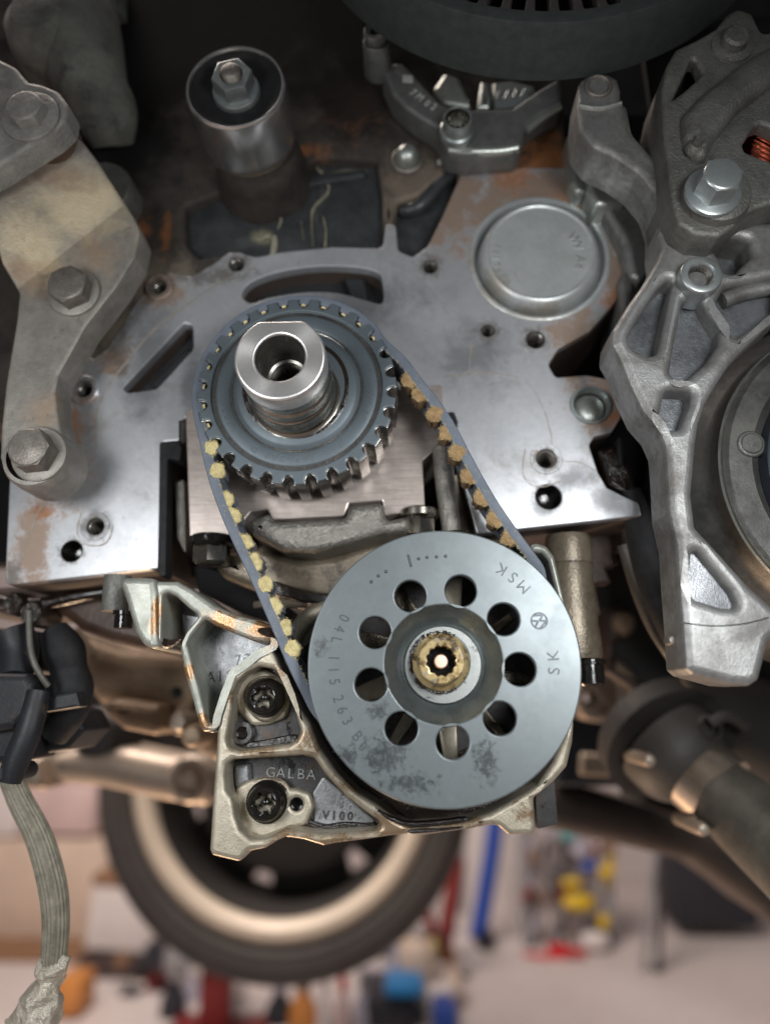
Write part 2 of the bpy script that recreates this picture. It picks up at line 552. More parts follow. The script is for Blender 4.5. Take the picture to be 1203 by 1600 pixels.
pumpg_m = mat('pale_green_aluminium', (.33, .335, .295), (.21, .215, .185), .46, .5, 100, .4, 1700, .00035, .1,
              layers=[dict(col=(.34, .17, .06), col2=(.16, .08, .03), spots=[(350, 972, 24, 40, 1.4, .8), (408, 985, 24, 40), (290, 1050, 24, 26), (316, 1130, 24, 30), (245, 960, 24, 22, .6, 2)], sc=220, k=2.4, lo=.1, hi=.8, amt=.9, rough=.15, metal=.6)])  # amber oil, with the rib's orange reflection painted into the same spots
pumpf_m = mat('oily_pump_recess', (.095, .093, .092), (.036, .035, .035), .26, .4, 60, .18, 700, .0003,
              layers=[dict(col=(.16, .085, .04), sc=70, lo=.5, hi=.7, amt=.6, rough=.2, metal=.4), dict(col=OIL, sc=160, lo=.58, hi=.66, amt=.8, rough=.08)])
grey_f = mat('grey_recess_floor', (.30, .305, .31), (.15, .152, .156), .42, .5, 120, .4, 1200, .0004,
             layers=[dict(col=(.02, .022, .026), sc=230, lo=.55, hi=.66, amt=.7, rough=.15)])
oil_m = mat('black_oily_bolt', (.014, .012, .010), (.006, .005, .005), .10, .2, 200, .25, 500, .0005)
wetoil_m = mat('wet_oil', (.020, .011, .006), (.008, .006, .005), .16, 0, 200, .6, 260, .0012, coat=.3)
oilg_m = mat('glossy_black_oil', (.010, .006, .004), (.005, .004, .003), .05, 0, 300, .5, 420, .0012, coat=1.0)
drip_m = mat('dried_pale_drip', (.36, .34, .26), (.17, .15, .10), .6, 0, 300, .5, 900, .0004)
boss_m = mat('grey_turned_boss', (.30, .31, .30), (.20, .21, .20), .36, .7, 150, .1, 1500, .0001, layers=[dict(col=(.03, .025, .02), sc=240, lo=.56, hi=.68, amt=.7, rough=.2)])
cap_m = mat('milled_cap_face', (.46, .395, .36), (.33, .28, .25), .36, .6, 60, .12, 1500, .0001, .12,
            streak=dict(scale=(70, 10, 1300), rot=-8, amt=.42, h=1.4), layers=[dict(col=(.07, .055, .045), sc=70, lo=.56, hi=.74, amt=.5, rough=.4, metal=.4)])
ledge_m = mat('sand_cast_iron', (.24, .225, .20), (.14, .13, .115), .36, .6, 250, 1.0, 650, .0009, .1)
brown_m = mat('oil_browned_casting', (.20, .165, .12), (.10, .08, .055), .34, .45, 90, .5, 900, .0005, .12,
              layers=[dict(col=(.02, .013, .009), sc=90, lo=.52, hi=.66, amt=.8, rough=.12)])
belt_m = mat('belt_fabric_grey', (.105, .122, .150), (.080, .094, .118), .62, .0, 200, .4, 1500, .0002)
beltb_m = mat('belt_tooth_grey', (.11, .12, .135), (.07, .075, .085), .6, 0, 200, .5, 1200, .0003)
yel_m = mat('torn_yellow_fibre', (.60, .51, .26), (.36, .29, .13), .85, 0, 500, 1.0, 1500, .0009)
tan_m = mat('frayed_tan_fibre', (.34, .225, .105), (.19, .115, .05), .85, 0, 450, 1.0, 1400, .0009)
pin_m = mat('pale_copper_pin', (.75, .55, .42), (.62, .42, .30), .5, .3, 400, .3, 1500, .0002)
brt_m = mat('brown_tooth_fabric', (.20, .125, .06), (.09, .055, .028), .8, 0, 450, 1.0, 1200, .0009)
sealant_m = mat('dried_sealant', (.30, .27, .23), (.20, .17, .14), .6, .2, 300, .3, 1500, .0002)
fray_m = mat('loose_aramid_fray', (.72, .62, .34), (.5, .4, .18), .85, 0, 400, 0)
thread_m = mat('dark_thread_steel', (.26, .25, .23), (.13, .125, .11), .3, .9, 200, .1, 1500, .0001)
brk_m = mat('grimy_bracket_steel', (.30, .28, .25), (.155, .14, .122), .5, .35, 45, .6, 1000, .0004, .12,
            layers=[dict(col=(.66, .57, .40), col2=(.54, .42, .25), spots=[(130, 320, 32, 120, 1, .75), (50, 380, 32, 90)], sc=60, k=1.3, lo=.0, hi=.9, amt=.85, rough=.40, metal=.25),  # yellow stain, also painted pale for the light on the folded facet
                    dict(col=(.17, .07, .035), col2=(.10, .05, .03), spots=[(70, 290, 32, 60, 2, .5), (100, 300, 32, 30, 2.5, .5), (30, 420, 28, 30)], sc=90, k=1.1, lo=.0, hi=.9, amt=.7, rough=.75),
                    dict(col=(.30, .19, .10), spots=[(60, 430, 30, 60), (150, 400, 28, 60), (70, 640, 28, 50)], sc=140, k=2.4, lo=.1, hi=.9, amt=.5, rough=.7),
                    dict(col=(.08, .07, .06), sc=130, lo=.56, hi=.72, amt=.6, rough=.6)])
lug_m = mat('dusty_lug_iron', (.27, .262, .24), (.15, .145, .135), .6, .2, 120, .8, 700, .0006)
rustsp_m = mat('rusty_spacer', (.16, .10, .065), (.08, .055, .04), .55, .3, 150, .6, 700, .0005)
pipe_m = mat('dirty_cast_pipe', (.155, .155, .135), (.075, .075, .066), .65, .1, 70, .9, 500, .0008, layers=[dict(col=(.012, .012, .011), sc=60, lo=.5, hi=.7, amt=.7)])
drum_m = mat('black_drum_steel', (.046, .054, .052), (.032, .038, .037), .6, .1, 200, .5, 1500, .0003, spec=.25)
drumf_m = mat('dusty_drum_web', (.045, .036, .034), (.024, .020, .019), .7, 0, 300, .8, 900, .0005)
tarm_m = mat('grey_pump_arm', (.20, .205, .20), (.115, .12, .115), .42, .55, 120, .5, 1200, .0004)
bright_m = mat('bright_cast_zinc', (.52, .54, .50), (.36, .38, .35), .34, .8, 120, .4, 900, .0004)
print_m = mat('pale_print', (.55, .56, .52), None, .6, 0, 200, 0)
engr_m = mat('dark_stamped_mark', (.060, .070, .078), (.045, .053, .06), .45, .3, 300, 0)  # marks coloured darker than the disc
engl_m = mat('raised_phosphate_mark', (.150, .180, .200), None, .34, .5, 300, 0)
rub_m = mat('black_rubber', (.014, .014, .015), (.007, .007, .008), .7, 0, 200, .5, 900, .0004, spec=.3)
cop_m = mat('copper_winding', (.62, .16, .085), (.42, .09, .05), .24, 1, 300, .1, 900)
bplas_m = mat('black_plastic', (.014, .015, .018), (.007, .007, .009), .5, 0, 120, .3, 700, spec=.35, layers=[dict(col=(.05, .04, .03), sc=120, lo=.55, hi=.7, amt=.6, rough=.7)])
comp_m = mat('compressor_aluminium', (.125, .122, .112), (.04, .04, .038), .42, .5, 55, .3, 1500, .0003, layers=[dict(col=(.05, .04, .03), sc=70, lo=.5, hi=.7, amt=.6)])
blued_m = mat('blue_black_clutch', (.028, .036, .048), (.018, .022, .03), .4, .3, 90, .3, 900)
beige_m = mat('warm_gearbox_casting', (.36, .26, .17), (.24, .17, .11), .5, .3, 30, .5, 300, .001)
brownb_m = mat('oily_brown_sump', (.075, .040, .025), (.03, .017, .012), .5, .1, 40, .5, 300, .001)
armb_m = mat('control_arm_alloy', (.40, .33, .26), (.30, .24, .19), .45, .4, 20, .4, 200, .001)
tyre_m = mat('tyre_rubber', (.050, .044, .040), (.036, .032, .030), .7, 0, 15, .5, 120, .002)
rimw_m = mat('pale_wheel_rim', (.64, .55, .44), (.52, .45, .36), .5, .1, 10, .1, 100)
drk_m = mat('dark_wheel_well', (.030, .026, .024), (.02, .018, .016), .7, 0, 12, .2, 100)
hose_m = mat('braided_sleeve', (.27, .245, .185), (.15, .135, .10), .6, .1, 200, .6, 900, .0006, streak=dict(scale=(900, 900, 30), amt=.35, h=.8))
foil_m = mat('crumpled_foil', (.56, .51, .42), (.38, .34, .27), .42, .35, 120, 1.0, 180, .003)
boot_m = mat('dusty_rubber_boot', (.05, .044, .038), (.03, .027, .024), .6, 0, 60, .5, 500, .0006)
shaft_m = mat('dusty_drive_shaft', (.115, .108, .092), (.06, .056, .048), .5, .3, 60, .5, 700, .0005)
clamp_m = mat('warm_steel_clamp', (.60, .50, .40), (.46, .38, .30), .3, .9, 80, .1, 700)
frame_m = mat('subframe_brown', (.085, .062, .050), (.05, .038, .032), .6, .1, 20, .4, 200, .001)


def paint(name, c, rough=.5, metal=0.0):
    return mat(name, c, tuple(x * .82 for x in c), rough, metal, 12, .1, 150, .0008, .1)


wall_m = mat('pale_garage_wall', (.62, .55, .54), (.54, .48, .47), .8, 0, 1.5, .2, 40, .002)
floor_m = mat('pale_garage_floor', (.68, .61, .59), (.56, .49, .47), .6, 0, 3, .2, 60, .002, layers=[dict(col=(.52, .36, .28), sc=6, lo=.56, hi=.72, amt=.5, rough=.6)])


# ================================================================== ENGINE BLOCK
blk = thing('engine_block', 'machined grey engine block face with bolt holes and rusty dark casting above', 'engine block', (0, 0, 0))
holes = [(370, 413, 13, 0), (250, 450, 12, 1), (133, 610, 13, 1), (150, 823, 14, 0), (672, 417, 12, 0), (762, 517, 11, 0), (836, 531, 15, 0), (853, 717, 16, 0)]
drains = [(112, 861, 17), (857, 776, 20)]
slot_top = sm([(378, 462), (392, 441), (440, 424), (500, 416), (560, 418), (590, 426), (597, 440), (598, 473), (575, 470), (530, 458), (480, 456), (420, 465), (393, 474)], 3)
slot_left = fil([(192, 607, 4), (288, 505, 8), (302, 508, 8), (303, 545, 12), (245, 608, 12), (200, 614, 6)], 6)
face = [(8, 915), (18, 700), (60, 560), (148, 560), (168, 545), (215, 470), (262, 425), (300, 432), (335, 412), (358, 394), (385, 398), (400, 402), (440, 394), (520, 386), (598, 388),
        (603, 350, 8), (618, 350, 8), (622, 392), (645, 402), (668, 385), (690, 340), (708, 300), (722, 270), (745, 258), (800, 262), (880, 262), (935, 300), (965, 345), (977, 405),
        (962, 470), (922, 517), (872, 545), (856, 570), (868, 590), (915, 586), (948, 592), (966, 618), (970, 652), (955, 676), (928, 682), (920, 696), (934, 738), (948, 762), (976, 776), (998, 786), (1002, 806, 2),
        (745, 834, 2), (722, 750), (712, 690), (714, 655), (702, 648), (692, 640), (286, 652), (284, 688), (252, 690), (247, 888, 2)]
fl = [W(fil(face, 9, 3))] + [circ(x, y, r) for x, y, r, b in holes] + [circ(x, y, r) for x, y, r in drains] + [W(slot_top), W(slot_left), circ(842, 403, 108, 0, 56), circ(923, 633, 32, 0, 32)]
obj('front_face', prism(fl, 0, -5, .5, 2, back=False), face_m, blk)
obj('block_body', prism(fl, -5.02, -60, 0, front=False), frame_m, blk)
for x, y, r, b in holes:                                   # threaded insert in every bolt hole
    s = SC(x, y)
    pr = [(r * 1.02, -.7), (r * .95, -1.2)]
    for k in range(11):
        pr += [(r * .80, -1.6 - k * 1.4), (r * .95, -2.3 - k * 1.4)]
    pr += [(r * .8, -19), (0, -26)]
    obj('threaded_hole', lpx(x, y, 0, pr, 24), thread_m if not (x == 853) else oldbolt_m, blk)
    if b:
        obj('hole_boss', lpx(x, y, 0, [(r * 1.05, .2), (r * 1.1, 1.4), (r * 1.65, 1.5), (r * 1.85, .9), (r * 1.95, -1)], 28), face_m, blk)
    else:
        obj('hole_rim', lpx(x, y, 0, [(r * 1.02, .05), (r * 1.04, .22), (r * 1.55, .24), (r * 1.6, .05)], 28), face_m, blk)
for x, y, r in drains:
    obj('oil_drain_hole', lpx(x, y, 0, [(r, -.6), (r * .98, -8), (r * .7, -10), (0, -11)], 28), oil_m, blk)
obj('slot_floor', prism([W([(x + (x - 488) * .05, y + (y - 445) * .2) for x, y in slot_top])], -14, -18, 0), slot_m, blk)
obj('slot_rib', prism([W([(535, 420), (568, 420), (575, 466), (550, 466)])], -7, -14, 1.5), slot_m, blk)
obj('slot_floor', prism([W([(x + (x - 250) * .1, y + (y - 560) * .1) for x, y in slot_left])], -12, -16, 0), slot_m, blk)
obj('slot_rib', prism([W(fil([(225, 585), (285, 528), (297, 545), (240, 605)], 5))], -8, -12, 1.5), slot_m, blk)
# rough upper casting with recesses
rec1 = fil([(288, 322, 12), (345, 300), (395, 308), (450, 292), (462, 262), (505, 245), (588, 250, 10), (596, 300), (598, 386, 8), (520, 384), (440, 392), (398, 400, 6), (368, 385), (340, 398), (308, 402, 10), (290, 380)], 10)
rec2 = fil([(614, 352), (622, 315), (655, 305), (678, 286), (700, 265), (716, 266), (710, 300), (690, 340), (668, 384), (645, 400), (624, 390)], 10)
cast = [(-80, 640), (-80, -200), (600, -200), (895, -160), (890, 60), (882, 150), (884, 232), (920, 285), (963, 345), (975, 405), (930, 480), (860, 520), (700, 560), (690, 640)]
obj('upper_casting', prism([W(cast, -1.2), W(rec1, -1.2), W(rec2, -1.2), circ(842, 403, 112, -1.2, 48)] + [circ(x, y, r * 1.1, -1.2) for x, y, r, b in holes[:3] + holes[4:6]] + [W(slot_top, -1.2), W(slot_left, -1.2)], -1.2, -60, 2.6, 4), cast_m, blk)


def bulge(v):
    return Vector((v.x, v.y + .0010 * (noise.noise(v * 60) + .6 * noise.noise(v * 170)), v.z))


def floor_grid(poly, h, n=34):
    """Uneven recess floor: a fine sheet over the polygon's box."""
    pts = W(poly, h)
    x0, x1 = min(p[0] for p in pts) - .004, max(p[0] for p in pts) + .004
    z0, z1 = min(p[1] for p in pts) - .004, max(p[1] for p in pts) + .004
    bm = bmesh.new()
    vs = [[bm.verts.new(bulge(Vector((x0 + (x1 - x0) * i / n, -h / 1000, z0 + (z1 - z0) * j / n)))) for i in range(n + 1)] for j in range(n + 1)]
    for j in range(n):
        for i in range(n):
            bm.faces.new((vs[j][i], vs[j][i + 1], vs[j + 1][i + 1], vs[j + 1][i]))
    return bm


obj('recess_floor', floor_grid(rec1, -7.5), wet_m, blk)
obj('recess_floor', floor_grid(rec2, -8.5), wet_m, blk)
for pts, wds in (([(482, 256), (474, 282), (466, 300), (462, 314)], (9, 8, 5, 2.5)), ([(494, 260), (510, 280), (512, 300), (490, 324), (487, 352), (489, 382)], (4, 3.4, 3, 3, 1.6, 1.2)),
                 ([(436, 326), (439, 342), (434, 356)], (2.5, 3, 1.5)), ([(505, 338), (509, 360), (508, 384)], (2.4, 2, 2.6)), ([(404, 376), (428, 368), (424, 398), (402, 402)], (9, 10, 8, 6)), ([(470, 345), (474, 372)], (1, 1))):
    lf = sm([(x, y, w_) for (x, y), w_ in zip(pts, wds)], 5, False)
    a = [(p.x - p.z * (.5 + RND.uniform(-.12, .12)), p.y) for p in lf]
    b = [(p.x + p.z * (.5 + RND.uniform(-.12, .12)), p.y) for p in lf[::-1]]
    obj('dried_drip', prism([W(a + b, -6.3)], -6.3, -9, .2), drip_m, blk)
obj('recess_rib', prism([W(fil([(440, 300), (470, 272), (570, 262), (575, 276), (490, 290), (450, 320)], 6), -5)], -5, -9, 2), wet_m, blk)
obj('roller_boss', lpx(400, 236, 13, [(0, 13), (62, 13), (67, 11), (70, 6), (73, 1), (77, -4), (82, -10)], 48), cast_m, blk)
obj('casting_ridge', tube([P(628, 330, -6), P(655, 322, -3), (P(690, 285, -3)), P(712, 268, -4)], [.003, .0032, .003, .002], 10), wet_m, blk)
# cavity behind the crank and cap
obj('crankcase_wall', prism([W([(200, 620), (760, 620), (800, 900), (200, 900)], -48)], -48, -56, 0), black_m, blk)
obj('slot_seal', prism([W(fil([(249, 690, 6), (280, 688, 6), (284, 700), (282, 720), (262, 716), (259, 900), (248, 900)], 4), .4)], .4, -8, .5), rub_m, blk)
obj('seal_wire', tube([P(281, 690, 1), P(281, 658, 1), P(297, 656, 1), P(306, 652, 1)], .0004, 6, sub=1), black_m, blk)
obj('cap_side_rib', prism([W(fil([(272, 752, 6), (288, 748), (292, 870), (276, 840)], 3), -8)], -8, -40, 1), ledge_m, blk)
obj('notch_seal', prism([W(fil([(700, 642, 5), (710, 644, 4), (716, 662, 4), (702, 664)], 3), .5)], .5, -6, .4), rub_m, blk)
# stamped number tab
obj('number_tab', prism([W(fil([(690, 240), (766, 246), (764, 268), (740, 268), (736, 262), (694, 258)], 3), 2)], 2, -3, .5), tarm_m, blk)
obj('lettering', text_line(bmesh.new(), '69626087', 726, 253, 2.05, 12, rad(-3), .66, .08, .8), print_m, blk)
# bottom flange hole seen from below
bm = bmesh.new()
c0 = P(935, 815, -30)
lathe((c0.x, c0.y), [(.0048, P(935, 815, -30).z - .002), (.0045, c0.z + .004), (0, c0.z + .0045)], 20, bm, 'Z')
obj('flange_hole', bm, hole_m, blk)

# dried sealant lines left by the gasket
for pts in ([(150, 700), (152, 640), (178, 590), (240, 515), (300, 470), (345, 440), (400, 418)], [(690, 588), (760, 582), (815, 592), (842, 625), (858, 670), (868, 715), (905, 722), (930, 735)],
            [(690, 470), (720, 500), (735, 540), (730, 585)], [(30, 880), (60, 800), (84, 770), (110, 740)], [(820, 700), (816, 740), (838, 760), (880, 750)], [(128, 800), (120, 830), (135, 850), (165, 848), (176, 820), (160, 800)], [(600, 404), (660, 440), (700, 490)]):
    lf = sm(pts, 6, False)
    lp = [(p.x + RND.uniform(-.6, .6), p.y + RND.uniform(-.6, .6)) for p in lf] + [(p.x + 1.6 + RND.uniform(-.7, .7), p.y + 1.6 + RND.uniform(-.7, .7)) for p in lf[::-1]]
    obj('sealant_line', prism([W(lp)], .12, -.1, 0), sealant_m, blk)

# ------------------------------------------------------------------ plugs
t = thing('core_plug', 'large round pressed steel core plug stamped VW A6 in the rust ringed boss', 'core plug', P(842, 403, 0))
obj('plug_rim', lpx(842, 403, 0, [(95, -6), (97, -6.2), (98.5, -5.6), (100, -2), (101, -.4), (102.5, .6), (106, .8), (108.5, .6), (110, .1)], 72), plug_m, t)
obj('plug_disc', lpx(842, 403, 0, [(0, 4.4), (76, 4.4), (79, 4.5), (81.5, 5.0), (85, 4.6), (89, 3.2), (92, .8), (94, -2.2), (95, -6)], 64), plug_m, t)
pc = P(841, 401, 5); ps = SC(841, 401, 5)
bm = bmesh.new()
text_arc(bm, 'VW A6', (pc.x, pc.z), 66 * ps, 8, 4.42, 15 * ps, inward=False, ex=.22)
obj('lettering', bm, bright_m, t)
bm = bmesh.new()
text_arc(bm, '1117610', (pc.x, pc.z), 66 * ps, 190, 4.42, 12 * ps, inward=True, ex=.2)
obj('lettering', bm, bright_m, t)
t = thing('core_plug', 'small bright dished core plug in the brown lobe beside the aluminium bracket', 'core plug', P(923, 633, 0))
obj('plug_rim', lpx(923, 633, 0, [(25, -3), (26.5, -.2), (28, .9), (31, .9), (32.5, 0), (33, -2)], 40), zinc_m, t)
obj('plug_disc', lpx(923, 633, 0, [(0, -2.2), (10, -2.3), (20, -2.7), (25, -4), (26, -8)], 40), bright_m, t)
t = thing('ball_plug', 'domed steel ball plug pressed into brown casting below the grey arm', 'ball plug', P(636, 250, 0))
obj('dome', lpx(636, 250, 0, [(0, 8), (6, 7.7), (12, 6.6), (17, 4.6), (19, 2.2), (19.5, 0), (19.5, -2)], 32), bright_m, t)
obj('collar', lpx(636, 250, 0, [(19.6, 1), (22, 1.2), (25, .6), (26, -2)], 32), oldbolt_m, t)

# ================================================================== MAIN BEARING CAP
cp = thing('bearing_cap', 'milled main bearing cap under the crank sprocket with cast ledge below', 'bearing cap', P(500, 800, 0))
capf = [(290, 640), (690, 600), (692, 660), (684, 700), (660, 720), (664, 795), (600, 806), (598, 782, 3), (545, 786, 3), (538, 806, 4), (426, 812, 4), (418, 796, 3), (392, 800), (362, 838), (296, 840)]
obj('milled_face', prism([W(fil(capf, 5), 4)], 4, -35, .6), cap_m, cp)
led = [(385, 812), (420, 800), (428, 814), (538, 808), (548, 788), (598, 784), (604, 812), (640, 804), (640, 830), (596, 834), (540, 850), (490, 862), (440, 858), (410, 842), (392, 834)]
obj('cast_ledge', prism([W(fil(led, 8), 12)], 12, -20, 3.5, 4), ledge_m, cp)
low = [(330, 880), (372, 862), (410, 848), (470, 868), (520, 862), (575, 842), (640, 836), (720, 832), (735, 900), (700, 960), (520, 950), (470, 935), (420, 930), (380, 915), (345, 900)]
obj('cast_skirt', prism([W(fil(low, 12), -6)], -6, -40, 5, 4), brown_m, cp)
obj('oil_film', prism([W(fil([(425, 905), (455, 915), (492, 925), (560, 930), (560, 945), (480, 944), (430, 930)], 6), -5.2)], -5.2, -8, 1, 2), wetoil_m, cp)
obj('side_rib', tube([P(690, 700, 6), P(696, 760, 6), P(706, 830, 4)], [.004, .0042, .004], 12), ledge_m, cp)
obj('side_rib', tube([P(708, 745, -10), P(716, 790, -12), P(724, 840, -12)], [.0055, .006, .006], 12), brown_m, cp)
for (x, y, r) in ((333, 838, 31), (655, 796, 27)):
    c0, s = P(x, y, 2), SC(x, y, 2)
    bm = bmesh.new()
    lathe((c0.x, c0.y), [(0, c0.z), (r * s, c0.z), (r * 1.12 * s, c0.z - 3 * s), (r * 1.12 * s, c0.z - 13 * s), (r * .98 * s, c0.z - 17 * s), (0, c0.z - 17 * s)], 32, bm, 'Z')
    fo = obj('cap_bolt', bm, oil_m if x < 400 else steeld_m, cp)
    bm = bmesh.new()
    lathe((c0.x, c0.y), [(0, c0.z - 17 * s), (r * .92 * s, c0.z - 17 * s), (r * .95 * s, c0.z - 20 * s), (r * .95 * s, c0.z - 42 * s), (r * .8 * s, c0.z - 46 * s), (0, c0.z - 46 * s)], 6, bm, 'Z')
    bmesh.ops.rotate(bm, verts=bm.verts[:], cent=c0, matrix=Matrix.Rotation(rad(32), 3, 'Z'))
    obj('bolt_head', bm, steeld_m, fo)
obj('dark_under_edge', prism([W(fil([(300, 880), (345, 892), (420, 935), (455, 950), (455, 985), (380, 960), (310, 925)], 6), -20)], -20, -40, 1), black_m, cp)
obj('windage_edge', tube([P(397, 946, -2), P(440, 942, -2), P(480, 948, -3)], [.0016, .0018, .0014], 8), brown_m, cp)

# ================================================================== CRANK SPROCKET AND HUB
NT = 28
SX, SY, SH = 463, 607, 30
sc_, ss = P(SX, SY, SH), SC(SX, SY, SH)
scx = (sc_.x, sc_.z)
spk = thing('crank_sprocket', 'blue grey toothed crank sprocket with grooved face behind the bright hub', 'sprocket', sc_)


def sprocket_loop(rt, rn, dep, n, c, s, a0=0.0):
    out = []
    for k in range(n):
        a = a0 + 2 * math.pi * k / n
        st = 2 * math.pi / n
        half = rn / rt
        out.append((rt, a - st * .5))
        out.append((rt, a - half * 1.25))
        for j in range(9):
            q = math.pi * j / 8
            out.append((rt - dep * math.sin(q) ** .8, a - half * math.cos(q)))
        out.append((rt, a + half * 1.25))
    return [(c[0] + r * s * math.cos(a), c[1] + r * s * math.sin(a)) for r, a in out]


NA0 = rad(-90 - 3)
tl = sprocket_loop(157, 9.0, 15, NT, scx, ss, NA0)
obj('tooth_ring', prism([tl, [(scx[0] + 100 * ss * math.cos(2 * math.pi * k / 64), scx[1] + 100 * ss * math.sin(2 * math.pi * k / 64)) for k in range(64)]], 29.2, 8, .4), tooth_m, spk)
tl2 = sprocket_loop(156, 9.6, 15, NT, scx, ss, NA0)
obj('face_ring', prism([tl2, [(scx[0] + 134 * ss * math.cos(2 * math.pi * k / 72), scx[1] + 134 * ss * math.sin(2 * math.pi * k / 72)) for k in range(72)]], 30, 28.7, .5), gear_m, spk)
obj('grooved_web', lathe(scx, [(r * ss, h) for r, h in ((135, 29.9), (134.4, 29.4), (132, 29.0), (128, 29.0), (126, 29.45), (124.5, 29.6), (107, 29.6), (105, 29.4), (103, 29.0), (100, 29.0), (98, 29.4), (95, 30), (92, 30.4), (72, 30.6), (60, 30.6))], 96), gear_m, spk)
bm = bmesh.new()
text_arc(bm, '04L 105 263 D', scx, 116 * ss, 272, 29.62, 11 * ss, inward=False, ex=.1, sp=.74)
obj('lettering', bm, engl_m, spk)
bm = bmesh.new()
text_arc(bm, 'VW AG', scx, 116 * ss, 345, 29.62, 11 * ss, inward=False, ex=.1, sp=.74)
obj('lettering', bm, engl_m, spk)
bm = bmesh.new()
text_arc(bm, '4001', scx, 116 * ss, 200, 29.62, 11 * ss, inward=False, ex=.1, sp=.74)
obj('lettering', bm, engl_m, spk)
bm = bmesh.new()
text_arc(bm, '106 10', scx, 116 * ss, 28, 29.62, 11 * ss, inward=False, ex=.1, sp=.74)
obj('lettering', bm, engl_m, spk)

HX, HY, HH = 437, 558, 64
hc, hs = P(HX, HY, HH), SC(HX, HY, HH)
hub = thing('crankshaft_hub', 'bright turned crankshaft nose with threaded bore and one flat on top', 'crankshaft end', hc)
ring = [(hc.x + 72 * hs * math.cos(a), min(hc.z + 72 * hs * math.sin(a), hc.z + 63 * hs)) for a in [2 * math.pi * k / 72 for k in range(72)]]
bore = [(hc.x + 39.5 * hs * math.cos(a), hc.z + 39.5 * hs * math.sin(a)) for a in [2 * math.pi * k / 48 for k in range(48)]]
obj('hub_face', prism([ring, bore], HH, HH - 9, .9, 3), steel_m, hub)
hx = (hc.x, hc.z)
obj('hub_barrel', lathe(hx, [(r * hs, h) for r, h in ((70.5, 57), (71, 54.5), (71, 50), (69, 49.6), (68.6, 48.4), (70, 48), (72.5, 47.5), (73, 44), (72.5, 43.6), (70.5, 43.2), (70.5, 41.8), (73, 41.3), (74, 40.8), (74, 31.5), (77, 30.9), (80, 30.6))], 72), steeld_m, hub)
pr = [(39.5, HH - .9), (37.5, HH - 2.4), (37, HH - 15), (33, HH - 17)]
for k in range(12):
    pr += [(28.5, HH - 17.5 - k * 1.2), (31, HH - 18.1 - k * 1.2)]
pr += [(26, HH - 33), (0, HH - 34)]
obj('threaded_bore', lathe(hx, [(r * hs, h) for r, h in pr], 48), thread_m, hub)
obj('oil_smear', lathe(scx, [(r * ss, h) for r, h in ((77, 30.75), (82, 30.68), (83.5, 30.5))], 64, wob=.012), wetoil_m, hub)

# ================================================================== OIL PUMP PULLEY
QX, QY, QH = 693, 1037, 37
qc, qs = P(QX, QY, QH), SC(QX, QY, QH)
qx = (qc.x, qc.z)
pul = thing('oil_pump_pulley', 'big blue grey oil pump pulley disc with nine round holes', 'pulley', qc)


def ring_at(c, r, n, s=1.0, a0=0.0):
    return [(c[0] + r * s * math.cos(a0 + 2 * math.pi * k / n), c[1] + r * s * math.sin(a0 + 2 * math.pi * k / n)) for k in range(n)]


QA = [rad(75.6 + 40 * k) for k in range(9)]
hl = [ring_at((qx[0] + 118 * qs * math.cos(a), qx[1] + 118 * qs * math.sin(a)), 25.2, 40, qs) for a in QA]
obj('disc', prism([ring_at(qx, 213.5, 144, qs), ring_at(qx, 92, 96, qs)] + hl, QH, QH - 3.2, .55, 3), phos_m, pul)
obj('dished_centre', lathe(qx, [(r * qs, h) for r, h in ((92.3, QH - .5), (91, QH - .9), (88, QH - 1.8), (68, QH - 7.2), (64, QH - 7.8), (60, QH - 8))], 96), phosd_m, pul)
obj('hub_boss', lathe(qx, [(r * qs, h) for r, h in ((62, QH - 9), (61, QH - 6.4), (60, QH - 6), (46, QH - 6), (30, QH - 6))], 72), boss_m, pul)
obj('belt_ring', prism([sprocket_loop(196, 9, 14, 36, qx, qs, 0), ring_at(qx, 165, 64, qs)], QH - 3.4, 10, .4), tooth_m, pul)
obj('web_cone', lathe(qx, [(r * qs, h) for r, h in ((86, QH - 4), (80, QH - 12), (78, 8))], 64), steeld_m, pul)
bm = bmesh.new()
rT = 166 * qs
text_arc(bm, '04L', qx, 172 * qs, 161.5, QH, 17 * qs, inward=True, ex=.14, sp=.75, sx=.85)
obj('lettering', bm, engr_m, pul)
bm = bmesh.new()
text_arc(bm, '115', qx, 172 * qs, 183, QH, 17 * qs, inward=True, ex=.14, sp=.75, sx=.85)
obj('lettering', bm, engr_m, pul)
bm = bmesh.new()
text_arc(bm, '263', qx, 172 * qs, 204, QH, 17 * qs, inward=True, ex=.14, sp=.75, sx=.85)
obj('lettering', bm, engr_m, pul)
bm = bmesh.new()
text_arc(bm, 'B', qx, 172 * qs, 219, QH, 17 * qs, inward=True, ex=.14, sx=.85)
obj('lettering', bm, engr_m, pul)
bm = bmesh.new()
text_arc(bm, '004A', qx, 176 * qs, 232.5, QH, 15 * qs, inward=True, ex=.14, sp=.75, sx=.85)
obj('lettering', bm, engr_m, pul)
bm = bmesh.new()
text_arc(bm, 'MSK', qx, 176 * qs, 50, QH, 18 * qs, inward=True, ex=.14, sp=.86)
obj('lettering', bm, engr_m, pul)
bm = bmesh.new()
text_arc(bm, 'SK', qx, 170 * qs, 0, QH, 18 * qs, inward=True, ex=.14, sp=.9)
obj('lettering', bm, engr_m, pul)
bm = bmesh.new()
text_arc(bm, 'C', qx, 161 * qs, 293, QH, 20 * qs, inward=True, ex=.14)
obj('lettering', bm, engr_m, pul)
bm = bmesh.new()                                           # timing dots and line
for (x, y) in ((580, 909), (591, 900), (603, 893), (654, 873), (667, 871), (682, 870), (696, 869)):
    c = P(x, y, QH); lathe((c.x, c.z), [(0, QH + .45), (1.8 * qs, QH + .4), (3 * qs, QH - .05)], 12, bm)
